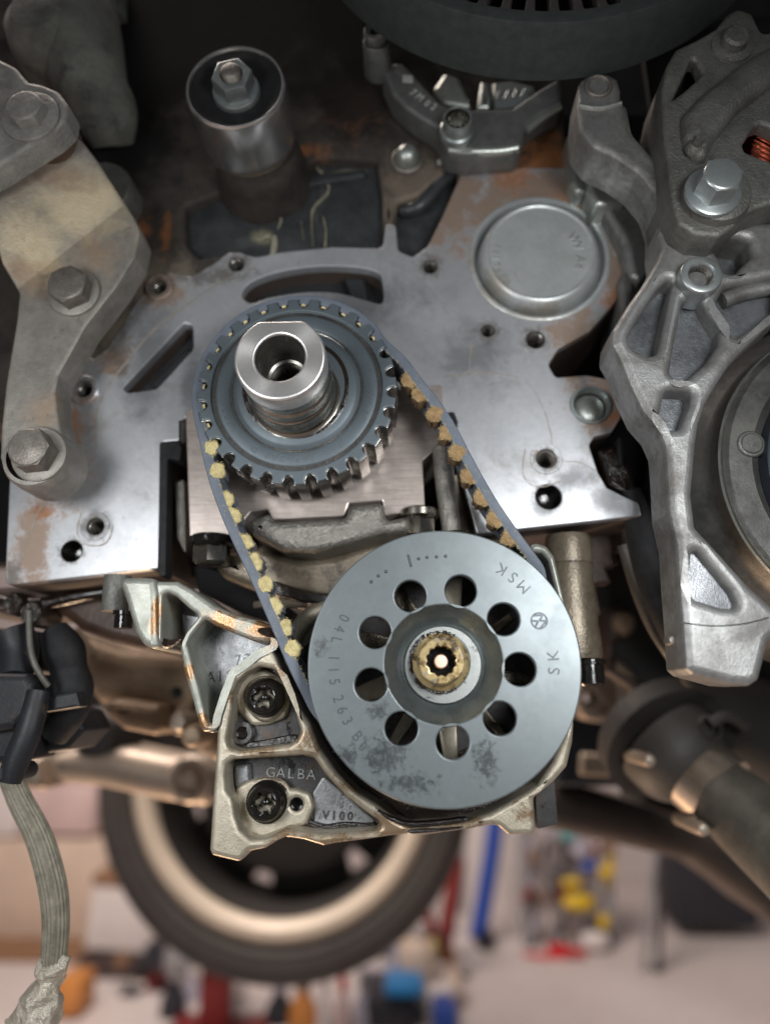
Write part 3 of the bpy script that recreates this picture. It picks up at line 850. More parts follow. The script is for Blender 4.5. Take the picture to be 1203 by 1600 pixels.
c = W([(636, 867), (639, 866), (644, 885), (641, 886)], QH)
prism([c], QH + .4, QH - .1, .1, 1, bm)
obj('timing_mark', bm, engr_m, pul)
bm = bmesh.new()                                           # round emblem, turned with the rim
ec = P(842, 970, QH)
er = 13.5 * qs
prism([ring_at((ec.x, ec.z), er, 32), ring_at((ec.x, ec.z), er * .82, 32)], QH + .2, QH - .1, .05, 1, bm)
ea = rad(27 + 90)
def stroke(bm, pts, wd):
    q = [(ec.x + er * (u * math.cos(ea) - v * math.sin(ea)), ec.z + er * (u * math.sin(ea) + v * math.cos(ea))) for u, v in pts]
    for a, b in zip(q, q[1:]):
        d = Vector((b[0] - a[0], b[1] - a[1])).normalized()
        n = Vector((-d.y, d.x)) * wd * er
        prism([[(a[0] + n.x, a[1] + n.y), (b[0] + n.x, b[1] + n.y), (b[0] - n.x, b[1] - n.y), (a[0] - n.x, a[1] - n.y)]], QH + .2 + RND.random() * .02, QH - .1, 0, 1, bm)
stroke(bm, [(-.42, .78), (0, .12), (.42, .78)], .11)
stroke(bm, [(-.82, .32), (-.40, -.72), (0, -.05), (.40, -.72), (.82, .32)], .11)
obj('emblem', bm, engr_m, pul)
# centre bolt
bt = obj('centre_bolt', lathe((P(689, 1033, 38).x, P(689, 1033, 38).z), [(r * qs, h) for r, h in ((23, 38.5), (25, 40.2), (27, 41), (34, 41), (36.5, 40.2), (37.5, 38.5), (37.5, 33.5), (39, 33), (44, 32.6), (46.5, 31.8), (47, 30.5))], 64), gold_m, pul)
bcx = (P(689, 1033, 38).x, P(689, 1033, 38).z)
sock = [(bcx[0] + (25.5 if k % 2 else 21.5) * qs * math.cos(2 * math.pi * k / 24), bcx[1] + (25.5 if k % 2 else 21.5) * qs * math.sin(2 * math.pi * k / 24)) for k in range(24)]
obj('bolt_socket', prism([ring_at(bcx, 30, 48, qs), sock], 40.9, 33, .25), gold_m, bt)
obj('socket_floor', lathe(bcx, [(12 * qs, 33.2), (28 * qs, 33.1)], 32), oil_m, bt)
obj('socket_pin', lathe(bcx, [(0, 36.6), (9.5 * qs, 36.5), (11 * qs, 36), (11.5 * qs, 33)], 32), pin_m, bt)
obj('washer', lathe(bcx, [(38 * qs, 31.9), (45 * qs, 31.85), (48.5 * qs, 31.2)], 64, wob=.01), zinc_m, bt)
bm = bmesh.new()                                           # torn black sealant round the washer
for (a0, a1, r0, r1) in ((118, 250, 42, 50), (60, 118, 45, 49), (250, 300, 45, 49.5)):
    k = 26; pv = None
    for i in range(k + 1):
        a = rad(a0 + (a1 - a0) * i / k)
        u, v = r0 + RND.uniform(-2.2, 2.2), r1 + RND.uniform(-1.8, 1.8)
        q = [bm.verts.new((bcx[0] + r * qs * math.cos(a), -(32.1 + RND.uniform(0, .5)) / 1000, bcx[1] + r * qs * math.sin(a))) for r in (u, (u + v) / 2, v)]
        if pv:
            bm.faces.new((pv[0], pv[1], q[1], q[0])); bm.faces.new((pv[1], pv[2], q[2], q[1]))
        pv = q
obj('sealant_smear', bm, wetoil_m, bt)
bm = bmesh.new()
text_arc(bm, 'OYY8A', bcx, 32 * qs, 58, 41.0, 7.5 * qs, inward=False, ex=.08, sp=1.15)
text_arc(bm, '8.8', bcx, 32 * qs, 235, 41.0, 7.5 * qs, inward=False, ex=.08, sp=.9)
obj('lettering', bm, oldbolt_m, bt)

# ================================================================== TIMING BELT
BH, BB = 28.6, 9.0
right = [(603, 529), (633, 557), (660, 592), (681, 618), (708, 657), (730, 699), (756, 747), (782, 790), (811, 831), (834, 862), (852, 890)]
left = [(489, 1118), (470, 1083), (447, 1036), (420, 972), (390, 903), (360, 840), (338, 786), (323, 740), (312, 692), (303, 655)]
path = [Vector(q) for q in W(right, BH)]
r0 = 207 * qs
for a in range(32, -157, -12):
    path.append(Vector((qx[0] + r0 * math.cos(rad(a)), qx[1] + r0 * math.sin(rad(a)))))
path += [Vector(q) for q in W(left, BH)]
rb = 166.5 * ss
for a in range(186, 40, -9):
    path.append(Vector((scx[0] + rb * math.cos(rad(a)), scx[1] + rb * math.sin(rad(a)))))
bp = sm([tuple(p) for p in path], 4)
blt = thing('oil_pump_belt', 'worn grey toothed belt with torn yellow fibre edge round sprocket and pulley', 'toothed belt', Vector((scx[0], -.02, scx[1])))
nb = len(bp)
norm = []
for i in range(nb):
    d = (bp[(i + 1) % nb] - bp[i - 1]).normalized()
    norm.append(Vector((d.y, -d.x)))                        # path runs clockwise: this points inward
bm = bmesh.new()
TH = .0039
prof = ((0.0004, BH), (0.0, BH - .5), (0, BB), (TH, BB), (TH, BH - .3), (TH - .0004, BH))
rows = []
for i in range(nb):
    th_k = 1 + .10 * noise.noise(Vector((bp[i].x * 400, bp[i].y * 400, 0)))
    rows.append([bm.verts.new((bp[i].x + norm[i].x * o * th_k, -h / 1000, bp[i].y + norm[i].y * o * th_k)) for o, h in prof])
for i in range(nb):
    a, b = rows[i], rows[(i + 1) % nb]
    for k in range(len(prof)):
        bm.faces.new((a[k], a[(k + 1) % len(prof)], b[(k + 1) % len(prof)], b[k]))
obj('belt_backing', bm, belt_m, blt)
fr = bmesh.new()


def nearest(p):
    i = min(range(nb), key=lambda k: (bp[k] - p).length_squared)
    return bp[i], norm[i], Vector((norm[i].y, -norm[i].x))


def fray(px, pz, h, n, spread, ln):
    for _ in range(n):
        a, r = RND.uniform(0, 6.28), spread * math.sqrt(RND.random())
        x, z = px + r * math.cos(a), pz + r * math.sin(a)
        d = Vector((RND.uniform(-1, 1), RND.uniform(-1.2, .3), RND.uniform(-1, 1))).normalized() * ln * RND.uniform(.4, 1)
        q = d.orthogonal().normalized() * .00007
        o = Vector((x, -h / 1000, z))
        vs = [fr.verts.new(o - q), fr.verts.new(o + q), fr.verts.new(o + d)]
        fr.faces.new(vs)


def belt_tooth(px, py, m_front, m_body, w_=.0063, dp=.0040, ragged=.10, bk=20):
    c = P(px, py, BH)
    o, n, t_ = nearest(Vector((c.x, c.z)))
    o = o + n * (TH * .74)
    # half round lump, front skin torn
    lp = []
    k = 14
    for j in range(k + 1):
        q = math.pi * j / k
        rr = 1 + RND.uniform(-ragged, ragged)
        lp.append(tuple(o + t_ * (-math.cos(q) * w_ * .5 * 1.05 * rr) + n * (math.sin(q) ** .75 * dp * rr)))
    lp += [tuple(o + t_ * (w_ * .42) - n * .0007), tuple(o - t_ * (w_ * .42) - n * .0007)]
    tb = obj('belt_tooth', prism([lp], BH - .9, bk, .5, 2), m_body, blt)
    lp2 = []
    for j in range(30):
        q = 2 * math.pi * j / 30
        rr = 1 + RND.uniform(-ragged, ragged) * .6 + .30 * noise.noise(Vector((px * .3 + 1.3 * math.cos(q), py * .3 + 1.3 * math.sin(q), 0)))
        lp2.append(tuple(o + n * (dp * .30) + t_ * (math.cos(q) * w_ * .52 * rr) + n * (math.sin(q) * dp * .74 * rr)))
    ff = obj('torn_face', prism([lp2], BH + RND.uniform(-.15, .15), BH - 1.6, .6, 3), m_front, tb)
    for j in range(0, 30):
        fray(lp2[j][0], lp2[j][1], BH - .1, 4, .0004, .0010)
    return tb


for q in ((328, 704), (342, 739), (355, 772), (369, 805), (384, 838), (400, 873), (415, 906), (431, 942), (446, 975), (462, 1010)):
    belt_tooth(q[0] + 2, q[1], yel_m, beltb_m)
for q in ((636, 592), (655, 620), (673, 648), (693, 680), (713, 711), (733, 743), (754, 775), (774, 807), (795, 838)):
    belt_tooth(q[0], q[1], tan_m, brt_m, .0063, .0046, .12, bk=20.5)
for k in range(NT):                                         # teeth seated in the sprocket gaps
    a = math.degrees(NA0 + 2 * math.pi * k / NT) % 360
    if 32 < a < 208:
        ar = rad(a)
        o = Vector((scx[0] + 157.5 * ss * math.cos(ar), scx[1] + 157.5 * ss * math.sin(ar)))
        n, t_ = Vector((-math.cos(ar), -math.sin(ar))), Vector((-math.sin(ar), math.cos(ar)))
        lp = [tuple(o + t_ * (-math.cos(math.pi * j / 10) * 7.6 * ss) + n * (math.sin(math.pi * j / 10) ** .8 * 10.5 * ss)) for j in range(11)]
        tb = obj('belt_tooth', prism([lp], 28.4, BB, .3, 2), belt_m, blt)
        off = RND.uniform(-1.5, 1.5)
        lp2 = [tuple(o + n * (10.0 * ss) + t_ * ((off + (-3.6 + 7.2 * j / 6)) * ss) + n * ((-2.2 * math.sin(math.pi * j / 6) + RND.uniform(-.8, .8)) * ss)) for j in range(7)]
        lp2 += [tuple(o + n * (11.2 * ss) + t_ * ((off + (3.6 - 7.2 * j / 4)) * ss) + n * ((RND.uniform(-.5, .8)) * ss)) for j in range(5)]
        obj('torn_face', prism([lp2], 29.0, 28.0, .12, 1), fray_m, tb)
# pale frayed line along the strands
for strand, side in ((right, 1), (left, 1)):
    pts = sm(strand, 10, False)
    for p in pts:
        c = P(p.x, p.y, BH)
        o, n, t_ = nearest(Vector((c.x, c.z)))
        q = o + n * TH
        fray(q.x, q.y, BH, 4, .0004, .0009)
        fray(q.x + t_.x * .0008, q.y + t_.y * .0008, BH, 4, .0004, .0009)
for f in fr.faces: f.smooth = False
obj('loose_fray', fr, fray_m, blt, kind='stuff')


# ================================================================== OIL PUMP HOUSING
def hexhead(parent, px, py, ht, r_px, lng, wr, m, wm=None, rot=0.0, name='bolt', wth=2.0, round_=1.0):
    """Hexagon bolt along the engine's axis: centre of its head at a pixel at ht mm, washer as sub-part."""
    c, s = P(px, py, ht), SC(px, py, ht)
    cc = (c.x, c.z)
    bm = prism([ring_at(cc, r_px, 6, s, rad(rot))], ht - .6, ht - lng, .4, 2)
    lathe(cc, [(0, ht), (r_px * .78 * s, ht), (r_px * .86 * s, ht - .25), (r_px * .90 * s, ht - .75)], 36, bm)
    b = obj(name, bm, m, parent)
    if wr:
        obj('washer', lathe(cc, [(0, ht - lng + .2), (wr * .93 * s, ht - lng + .1), (wr * s, ht - lng - .4), (wr * s, ht - lng - wth), (wr * .9 * s, ht - lng - wth - .1)], 40), wm or m, b)
    return b


hs_t = thing('oil_pump_housing', 'cast aluminium oil pump housing with ribbed pockets and black oily bolts under the belt', 'oil pump', P(480, 1180, 22))
rim_o = [(426, 1010), (439, 1040), (453, 1070), (470, 1108), (486, 1132), (499, 1166), (529, 1209), (559, 1239), (592, 1259), (619, 1281), (640, 1292), (699, 1288), (732, 1283), (766, 1270), (800, 1251), (839, 1228), (862, 1192), (880, 1150), (890, 1110),
         (897, 1130), (895, 1160), (886, 1198), (866, 1221), (843, 1240), (834, 1247), (837, 1292, 4), (833, 1304, 4), (795, 1305), (779, 1291), (766, 1290), (732, 1296), (666, 1305), (640, 1303), (606, 1307), (572, 1312), (523, 1318), (506, 1322), (473, 1312), (446, 1308), (433, 1314), (413, 1326), (388, 1331), (381, 1341), (373, 1347), (331, 1337, 5), (327, 1328),
         (331, 1263), (336, 1193), (339, 1146), (341, 1120), (347, 1104), (350, 1090), (355, 1070), (364, 1054), (380, 1042), (402, 1024), (414, 1011)]
pk1 = [(362, 1085), (370, 1066), (384, 1052), (404, 1041), (426, 1045), (442, 1060), (453, 1087), (469, 1142), (464, 1155), (452, 1163), (374, 1173), (357, 1168), (353, 1156), (358, 1126), (362, 1108)]
pk2 = [(353, 1194), (363, 1187), (473, 1180), (490, 1184), (506, 1207), (539, 1244), (572, 1270), (591, 1283), (594, 1292), (588, 1298), (506, 1304), (473, 1300), (446, 1294), (434, 1302), (413, 1311), (391, 1311), (374, 1297), (366, 1274), (364, 1257), (361, 1246), (353, 1236), (351, 1213)]
obj('rim', prism([W(fil(rim_o, 8), 22), W(fil(pk1, 9), 22), W(fil(pk2, 9), 22)], 22, -12, 1.9, 4), pump_m, hs_t)
obj('pocket_floor', prism([W(pk1, 9)], 8.5, 2, 0), pumpf_m, hs_t)
obj('pocket_floor', prism([W(pk2, 9)], 8.5, 2, 0), pumpf_m, hs_t)
obj('bolt_boss', prism([W(fil([(370, 1110), (362, 1080), (380, 1055), (410, 1042), (440, 1060), (452, 1095), (445, 1122), (420, 1132), (395, 1135)], 14), 12)], 12, 2, 1.4, 3), pump_m, hs_t)
obj('bolt_boss', prism([W(fil([(366, 1265), (368, 1230), (392, 1218), (415, 1216), (438, 1232), (462, 1233), (484, 1240), (490, 1262), (478, 1290), (450, 1296), (410, 1312), (380, 1300)], 14), 13), circ(463, 1257, 9.4, 13, 20)], 13, 2, 1.4, 3), pump_m, hs_t)
obj('pocket_step', prism([W(fil([(366, 1196), (388, 1192), (390, 1222), (368, 1236)], 5), 12)], 12, 4, 1.5, 3), grey_f, hs_t)
obj('pocket_step', prism([W(fil([(360, 1140), (372, 1126), (392, 1128), (396, 1150), (388, 1164), (364, 1166)], 8), 12), circ(377, 1145, 8.5, 12, 18)], 12, 4, 2, 3), pumpf_m, hs_t)
obj('pocket_step', prism([W(fil([(505, 1212), (586, 1282), (582, 1294), (492, 1300), (488, 1240)], 6), 9.5)], 9.5, 4, .8, 2), grey_f, hs_t)
for (x, y, r) in ((410, 1090, 31), (412, 1256, 33)):
    c, s = P(x, y, 20), SC(x, y, 20)
    cc = (c.x, c.z)
    fl_ = obj('socket_bolt', lathe(cc, [(q * s, h) for q, h in ((17, 15.5), (19.5, 19.6), (22, 20), (25, 19.6), (27, 18.5), (29, 15.5), (r, 14.6), (r, 12))], 40), oil_m, hs_t)
    star = [(cc[0] + (15.5 + 3.2 * math.cos(6 * a)) * s * math.cos(a), cc[1] + (15.5 + 3.2 * math.cos(6 * a)) * s * math.sin(a)) for a in [2 * math.pi * k / 48 for k in range(48)]]
    obj('star_socket', prism([ring_at(cc, 20.5, 40, s), star], 19.7, 12, .4), oil_m, fl_)
    obj('socket_pin', lathe(cc, [(0, 17.5), (4 * s, 17), (5.5 * s, 15), (6 * s, 12)], 16), oil_m, fl_)
    obj('oil_ring', lathe(cc, [((r + 1) * s, 13.0), ((r + 3) * s, 12.9), ((r + 5.5) * s, 12.2)], 40, wob=.05), brown_m, fl_)
obj('small_hole', lpx(463, 1257, 13, [(9.5, 12.6), (9, 9), (0, 8.6)], 20), oil_m, hs_t)
obj('small_hole', lpx(377, 1145, 12, [(8.6, 11.6), (8, 9), (0, 8.6)], 20), wetoil_m, hs_t)
obj('lettering', text_line(bmesh.new(), 'GALBA', 455, 1208, 8.6, 15, rad(-3), .74, .35, 1.05), tarm_m, hs_t)
obj('lettering', text_line(text_line(bmesh.new(), 'V100', 528, 1274, 9.7, 13, rad(-2), .68, .45, .9), 'GALBA', 455, 1197, 8.6, 9, rad(-3), 1.4, .3, 1.8), pumpf_m, hs_t)
bm = bmesh.new()                                           # oil pooled along the lower edges of the pockets and the channel
for pts, h, r in (([(366, 1168), (400, 1168), (450, 1160)], 9, .0012), ([(478, 1286), (520, 1297), (586, 1292)], 9.5, .0018), ([(450, 1292), (480, 1297)], 10, .0014)):
    tube([P(x, y, h) for x, y in sm(pts, 4, False)], r, 8, bm, 2)
obj('oil_bead', bm, wetoil_m, hs_t)
for pl, h in (([(362, 1150), (380, 1158), (410, 1156), (440, 1150), (462, 1148), (458, 1162), (374, 1171), (358, 1166)], 10.5), ([(478, 1278), (505, 1288), (540, 1284), (588, 1289), (586, 1297), (506, 1302), (474, 1297)], 11), ([(355, 1240), (366, 1246), (372, 1280), (392, 1306), (384, 1308), (366, 1290), (358, 1262)], 11), ([(586, 1262), (612, 1276), (640, 1284), (690, 1281), (726, 1277), (728, 1284), (690, 1290), (640, 1293), (604, 1280)], 22.6), ([(640, 1296), (680, 1294), (720, 1291), (718, 1296), (668, 1302), (640, 1303)], 22.5)):
    obj('oil_pool', prism([W(sm(pl, 4), h)], h, h - 3, .7, 3), oilg_m, hs_t)
# channel and cover behind the pulley
base = [(440, 1032), (500, 990), (540, 930), (620, 880), (740, 850), (828, 851), (838, 849), (853, 854), (865, 869), (881, 937), (888, 1010), (897, 1130), (884, 1200), (842, 1240), (760, 1290), (640, 1300), (560, 1250), (500, 1180)]
obj('pump_cover', prism([W(fil(base, 14), 3)], 3, -22, 2), pumpf_m, hs_t)
wall_o = [(828, 851), (838, 848), (854, 853), (866, 869), (882, 937), (890, 1010), (880, 1010), (872, 940), (856, 876), (846, 864), (828, 862)]
obj('upper_rim', prism([W(fil(wall_o, 7), 14)], 14, -10, 1.6, 3), pumpg_m, hs_t)
for a in (80, 120, 160, 198, 236, 275, 312, 352, 35):
    ca, sa = math.cos(rad(a)), math.sin(rad(a))
    u = (qx[0] + 128 * qs * ca, qx[1] + 128 * qs * sa)
    wd, ln = 11 * qs, 30 * qs
    wd *= RND.uniform(.6, 1.3)
    q = [(u[0] + ca * p * ln - sa * o * wd, u[1] + sa * p * ln + ca * o * wd) for p, o in ((-1, -1.4), (1, -1), (1, 1), (-1, 1.4))]
    bm = prism([q], 8 + 4 * math.sin(a * 3), 2, 1.2, 2)
    obj('cover_rib', bm, pump_m if a in (80, 198, 236, 275) else brown_m, hs_t)
obj('channel_floor', prism([W(fil([(500, 1170), (560, 1235), (640, 1285), (740, 1278), (830, 1230), (870, 1180), (890, 1110), (700, 1180)], 10), 6)], 6, 0, 1), wetoil_m, hs_t)
obj('channel_edge', prism([W(fil([(760, 1268), (800, 1250), (838, 1226), (860, 1192), (868, 1196), (846, 1234), (806, 1260), (764, 1279)], 4), 16)], 16, 2, 1.4, 3), gold_m, hs_t)
obj('foot_side', prism([W(fil([(836, 1240), (866, 1216), (872, 1288), (838, 1296)], 4), 8)], 8, -20, .5), pumpf_m, hs_t)
for pts in ([(444, 1050), (452, 1010), (476, 970), (500, 955), (520, 950)], ):
    obj('inner_edge', tube([P(x, y, 6) for x, y in pts], .0034, 12), pump_m, hs_t)
obj('inner_wall', prism([W(fil([(446, 1010), (482, 960), (520, 945), (560, 960), (520, 1040), (478, 1080)], 8), 2)], 2, -10, 2), pump_m, hs_t)

# ------------------------------------------------------------------ mounting arm at the left of the pump
arm = thing('pump_mounting_arm', 'pale green cast arm and foot reaching left from the oil pump to the block', 'bracket', P(240, 960, 24))
foot = [(186, 910), (192, 902), (215, 901), (242, 903), (246, 925), (247, 1000), (249, 1010), (237, 1014), (222, 1006), (210, 987), (197, 942)]
obj('foot', prism([W(fil(foot, 8), 25)], 25, -25, 2.6, 4), pumpg_m, arm)
armo = [(240, 908), (277, 908), (300, 921), (335, 946), (372, 961), (409, 971), (432, 978), (430, 1012), (402, 1024), (380, 1042), (364, 1054), (352, 1085), (341, 1120), (338, 1142), (316, 1144), (310, 1129), (300, 1092), (287, 1050), (281, 1010), (291, 986), (311, 962), (295, 950), (275, 932), (262, 926), (254, 929), (252, 1004), (244, 1004)]
armh = [(320, 967), (335, 977), (364, 989), (397, 1002), (426, 1004), (428, 1009), (402, 1022), (380, 1040), (362, 1052), (350, 1085), (339, 1118), (337, 1131), (327, 1130), (322, 1122), (310, 1072), (296, 1020), (292, 1006), (298, 994)]
obj('rib_frame', prism([W(fil(armo, 7), 23), W(fil(armh, 5), 23)], 23, -14, 1.7, 4), pumpg_m, arm)
obj('web_floor', prism([W([(285, 960), (432, 990), (425, 1010), (345, 1120), (338, 1140), (310, 1120)], 4)], 4, 0, 0), grey_f, arm)
obj('web_floor', prism([W([(250, 920), (300, 940), (310, 965), (284, 1010), (250, 1006)], -2)], -2, -6, 0), grey_f, arm)
bm = text_line(bmesh.new(), 'AISI', 352, 1056, 4.05, 17, rad(4), .62, .12, .9)
text_line(bm, '73', 380, 1030, 4.05, 16, rad(8), .7, .12, .9)
text_line(bm, '5 8', 354, 1084, 4.05, 13, rad(60), .7, .12, .9)
obj('lettering', bm, hole_m, arm)
obj('oil_bead', tube([P(322, 1136, 20), P(332, 1139, 21), P(342, 1137, 20)], .0013, 8), wetoil_m, arm)
obj('oil_bead', tube([P(248, 1002, 20), P(262, 1006, 18), P(275, 1003, 20), P(282, 996, 22)], [.0022, .0018, .0012, .001], 8), wetoil_m, arm)
obj('oil_bead', tube([P(405, 985, 23), P(420, 988, 24), P(432, 990, 22)], [.001, .0018, .0012], 8), wetoil_m, arm)
c = P(182, 930, 5); s = SC(182, 930, 5)
bm = lathe((c.x, c.y), [(0, P(180, 900, 5).z), (21 * s, P(180, 900, 5).z), (20 * s, P(180, 955, 5).z), (0, P(180, 956, 5).z)], 24, None, 'Z')
obj('bolt_column', bm, alud_m, arm)
c = P(194, 968, 6)
bm = lathe((c.x, c.y), [(0, P(180, 956, 5).z), (17 * s, P(180, 956, 5).z), (17 * s, P(180, 962, 5).z), (14 * s, P(180, 963, 5).z), (14 * s, P(180, 982, 5).z), (0, P(180, 983, 5).z)], 12, None, 'Z')
obj('bolt', bm, oil_m, arm)

# ================================================================== LEFT BRACKET
lb = thing('mounting_bracket', 'rusty folded steel bracket with two old hex bolts left of the sprocket', 'bracket', P(60, 560, 28))
bo = [(143, 246), (163, 269), (196, 319), (209, 339), (219, 362), (211, 400), (183, 446), (133, 510), (91, 586), (86, 613), (91, 655), (98, 685), (93, 722), (66, 752), (38, 757), (12, 742), (0, 716), (2, 666), (9, 600), (26, 500), (30, 458), (12, 420), (0, 330), (12, 300), (60, 270)]
fa, fb = P(196, 319, 28), P(28, 452, 28)
fd = Vector((fb.x - fa.x, fb.z - fa.z)).normalized()
fn = Vector((fd.y, -fd.x))
if fn.y < 0: fn = -fn


def fold(v):
    q = Vector((v.x - fa.x, v.z - fa.z)).dot(fn)
    if q > 0: return Vector((v.x, v.y - q * .42, v.z))
    return v


bm = prism([W(fil(bo, 10), 28)], 28, 14, 1.4, 3)
geom = bm.verts[:] + bm.edges[:] + bm.faces[:]
bmesh.ops.bisect_plane(bm, geom=geom, plane_co=(fa.x, 0, fa.z), plane_no=(fn.x, 0, fn.y), dist=1e-6)
for v in bm.verts: v.co = fold(v.co)
obj('plate', bm, brk_m, lb, ang=16)
hexhead(lb, 103, 441, 37, 33, 7, 41, oldbolt_m, brk_m, 25)
obj('bolt_collar', lpx(52, 712, 33, [(42, 33.4), (48, 33.2), (52, 31), (53.5, 26), (53.5, 14)], 48), brk_m, lb)
hexhead(lb, 42, 698, 43, 35, 8.6, 45, oldbolt_m, brk_m, 5)
obj('side_boss', lpx(160, 296, 12, [(0, 14), (44, 14), (48, 12), (48, -10)], 36), alud_m, lb)
sp = thing('rusty_spacer', 'rusty grooved spacer cylinder between upper lug and folded bracket', 'spacer', P(60, 190, 50))
obj('barrel', lpx(48, 172, 56, [(40, 55), (47, 54), (47, 47), (45.5, 46.4), (45.5, 45.6), (47, 45), (47.5, 36), (45, 34), (43, 30), (44, 26), (44, 14)], 48), rustsp_m, sp)
ul = thing('iron_lug', 'dusty iron lug with weathered hex bolt in the upper left corner', 'lug', P(30, 180, 56))
obj('plate', prism([W(fil([(-60, 80), (0, 92), (24, 104), (44, 127), (66, 131), (91, 142), (107, 163), (102, 187), (80, 207), (0, 258), (-60, 290)], 10), 58)], 58, 47, 1.6, 3), lug_m, ul)
hexhead(ul, 36, 163, 65, 30, 5.5, 46, lug_m, lug_m, 12, wth=1.4)
pp = thing('cast_pipe_elbow', 'dark dirty cast pipe elbow running down behind the upper left lug', 'pipe', P(140, 100, 20))
obj('pipe', tube([P(95, -80, 20), P(105, 0, 22), P(130, 90, 22), P(155, 170, 18), P(172, 225, 8)], [.023, .0225, .019, .0135, .008], 28), pipe_m, pp)
obj('flange', lpx(58, 22, 40, [(0, 44), (38, 43), (56, 38), (64, 30), (66, 10)], 40), pipe_m, pp)
obj('nose', tube([P(140, 120, 20), P(175, 175, 16), P(190, 225, 6)], [.014, .012, .006], 20), pipe_m, pp)
obj('side_lobe', tube([P(175, -20, 0), P(180, 35, 0)], [.0085, .006], 16), pipe_m, pp)

# ================================================================== GUIDE ROLLER
RX, RY, RH = 367, 134, 44
rc_, rs_ = P(RX, RY, RH), SC(RX, RY, RH)
rcx = (rc_.x, rc_.z)
ro = thing('guide_roller', 'shiny steel guide roller with silver flange nut on black rubber face', 'roller', rc_)
obj('sleeve', lathe(rcx, [(r * rs_, h) for r, h in ((72, RH - 1.2), (73.5, RH - .2), (76, RH), (78.5, RH - .8), (79, RH - 2), (79, 18), (77.5, 15.5), (72, 14.4), (60, 14))], 72), rol_m, ro)
obj('rubber_face', lathe(rcx, [(r * rs_, h) for r, h in ((30, RH - 4), (58, RH - 3.6), (66, RH - 1.8), (70, RH - 1), (72.3, RH - 1.4))], 56), rub_m, ro)
nut = obj('flange_nut', lathe(rcx, [(r * rs_, h) for r, h in ((28, RH - 1), (36, RH - 1.6), (38, RH - 2.4), (38, RH - 4))], 40), zinc_m, ro)
bm = prism([ring_at(rcx, 32, 6, rs_, rad(14)), ring_at(rcx, 17, 24, rs_)], RH + 6, RH - 1.6, .5, 2)
obj('nut_hex', bm, zinc_m, nut)
bm = bmesh.new()
pr = [(0, RH + 8.6), (11 * rs_, RH + 8.6), (13 * rs_, RH + 8.2)]
for k in range(5): pr += [(15.5 * rs_, RH + 7.6 - k * 1.1), (14 * rs_, RH + 7 - k * 1.1)]
obj('stud', lathe(rcx, pr, 28), oldbolt_m, ro)
obj('seat_collar', lathe(rcx, [(r * rs_, h) for r, h in ((60, 14.2), (72, 13.8), (74, 13), (74, 11))], 48), brown_m, ro)

# ================================================================== TOP DRUM
dc = P(856, 129, 42); ds = SC(856, 129, 42)
DR = 392 * ds
dcx = (dc.x, dc.z + DR)
dr = thing('belt_drum', 'large black slotted belt drum across the top of the engine', 'pulley', (dcx[0], -.05, dcx[1]))
obj('outer_band', lathe(dcx, [(r, h) for r, h in ((DR - .007, 68.6), (DR - .0015, 70), (DR - .0004, 69.7), (DR, 69), (DR, 43), (DR - .001, 42), (DR - .02, 42))], 220), drum_m, dr)
nsl = 64
hl = []
for k in range(nsl):
    a = rad(-90) + 2 * math.pi * (k + .35) / nsl
    u, t_ = Vector((math.cos(a), math.sin(a))), Vector((-math.sin(a), math.cos(a)))
    cc = Vector(dcx)
    lp = []
    for (ro_, so) in ((DR - .0095, 0), (DR - .0215, math.pi)):
        for j in range(6):
            q = math.pi * j / 5
            sgn = 1 if so == 0 else -1
            lp.append(tuple(cc + u * (ro_ + sgn * .0022 * math.sin(q)) + t_ * (sgn * .0027 * math.cos(q))))
    hl.append(lp)
obj('slotted_web', prism([ring_at(dcx, DR - .0062, 220), ring_at(dcx, DR - .05, 160)] + hl, 67.5, 60, .6), drumf_m, dr)
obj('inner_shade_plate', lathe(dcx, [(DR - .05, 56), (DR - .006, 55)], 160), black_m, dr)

# ================================================================== TOP CENTRE ARM
ta = thing('cast_support', 'grey cast arm with end post and socket bolt below the black drum', 'bracket', P(700, 190, 16))
obj('arm', prism([W(fil([(596, 108), (606, 96), (630, 98), (660, 131), (682, 154), (700, 168), (748, 170), (800, 168), (840, 140), (876, 118), (878, 160), (842, 180), (822, 196), (816, 226), (806, 234), (730, 240), (700, 236), (690, 212), (682, 198), (658, 184), (632, 166), (612, 144)], 9), 16)], 16, 2, 2.2, 4), tarm_m, ta)
obj('lip', tube([P(702, 234, 14), P(730, 237, 14), P(780, 236, 14), P(808, 231, 14)], .0022, 10), bright_m, ta)
obj('lip', tube([P(822, 204, 14), P(846, 184, 14), P(874, 166, 14)], .0018, 10), bright_m, ta)
post = obj('post', lpx(587, 46, 34, [(0, 29), (8, 29), (9, 33.5), (17, 34), (19, 33), (19.5, 31), (19.5, 12)], 32), tarm_m, ta)
obj('post_collar', lpx(588, 62, 30, [(19.6, 30), (21, 29.5), (21.5, 22), (22, 12)], 32), tarm_m, post)
c, s = P(715, 184, 26), SC(715, 184, 26)
cc = (c.x, c.z)
sb = obj('socket_bolt', lathe(cc, [(r * s, h) for r, h in ((17, 24), (19, 26), (21.5, 26.2), (23.5, 25), (23.5, 20), (27, 19.4), (27.5, 16.5), (26, 16))], 40), zinc_m, ta)
sq = [(cc[0] + (17 if k % 2 else 14) * s * math.cos(2 * math.pi * k / 24), cc[1] + (17 if k % 2 else 14) * s * math.sin(2 * math.pi * k / 24)) for k in range(24)]
obj('bolt_socket', prism([ring_at(cc, 19, 32, s), sq], 25.9, 20, .2), steeld_m, sb)
obj('socket_floor', lathe(cc, [(0, 22), (8 * s, 21.5), (18 * s, 20.2)], 24), bright_m, sb)
bm = text_line(bmesh.new(), '7M', 651, 148, 16.05, 13, rad(-42), .75, .08, .85)
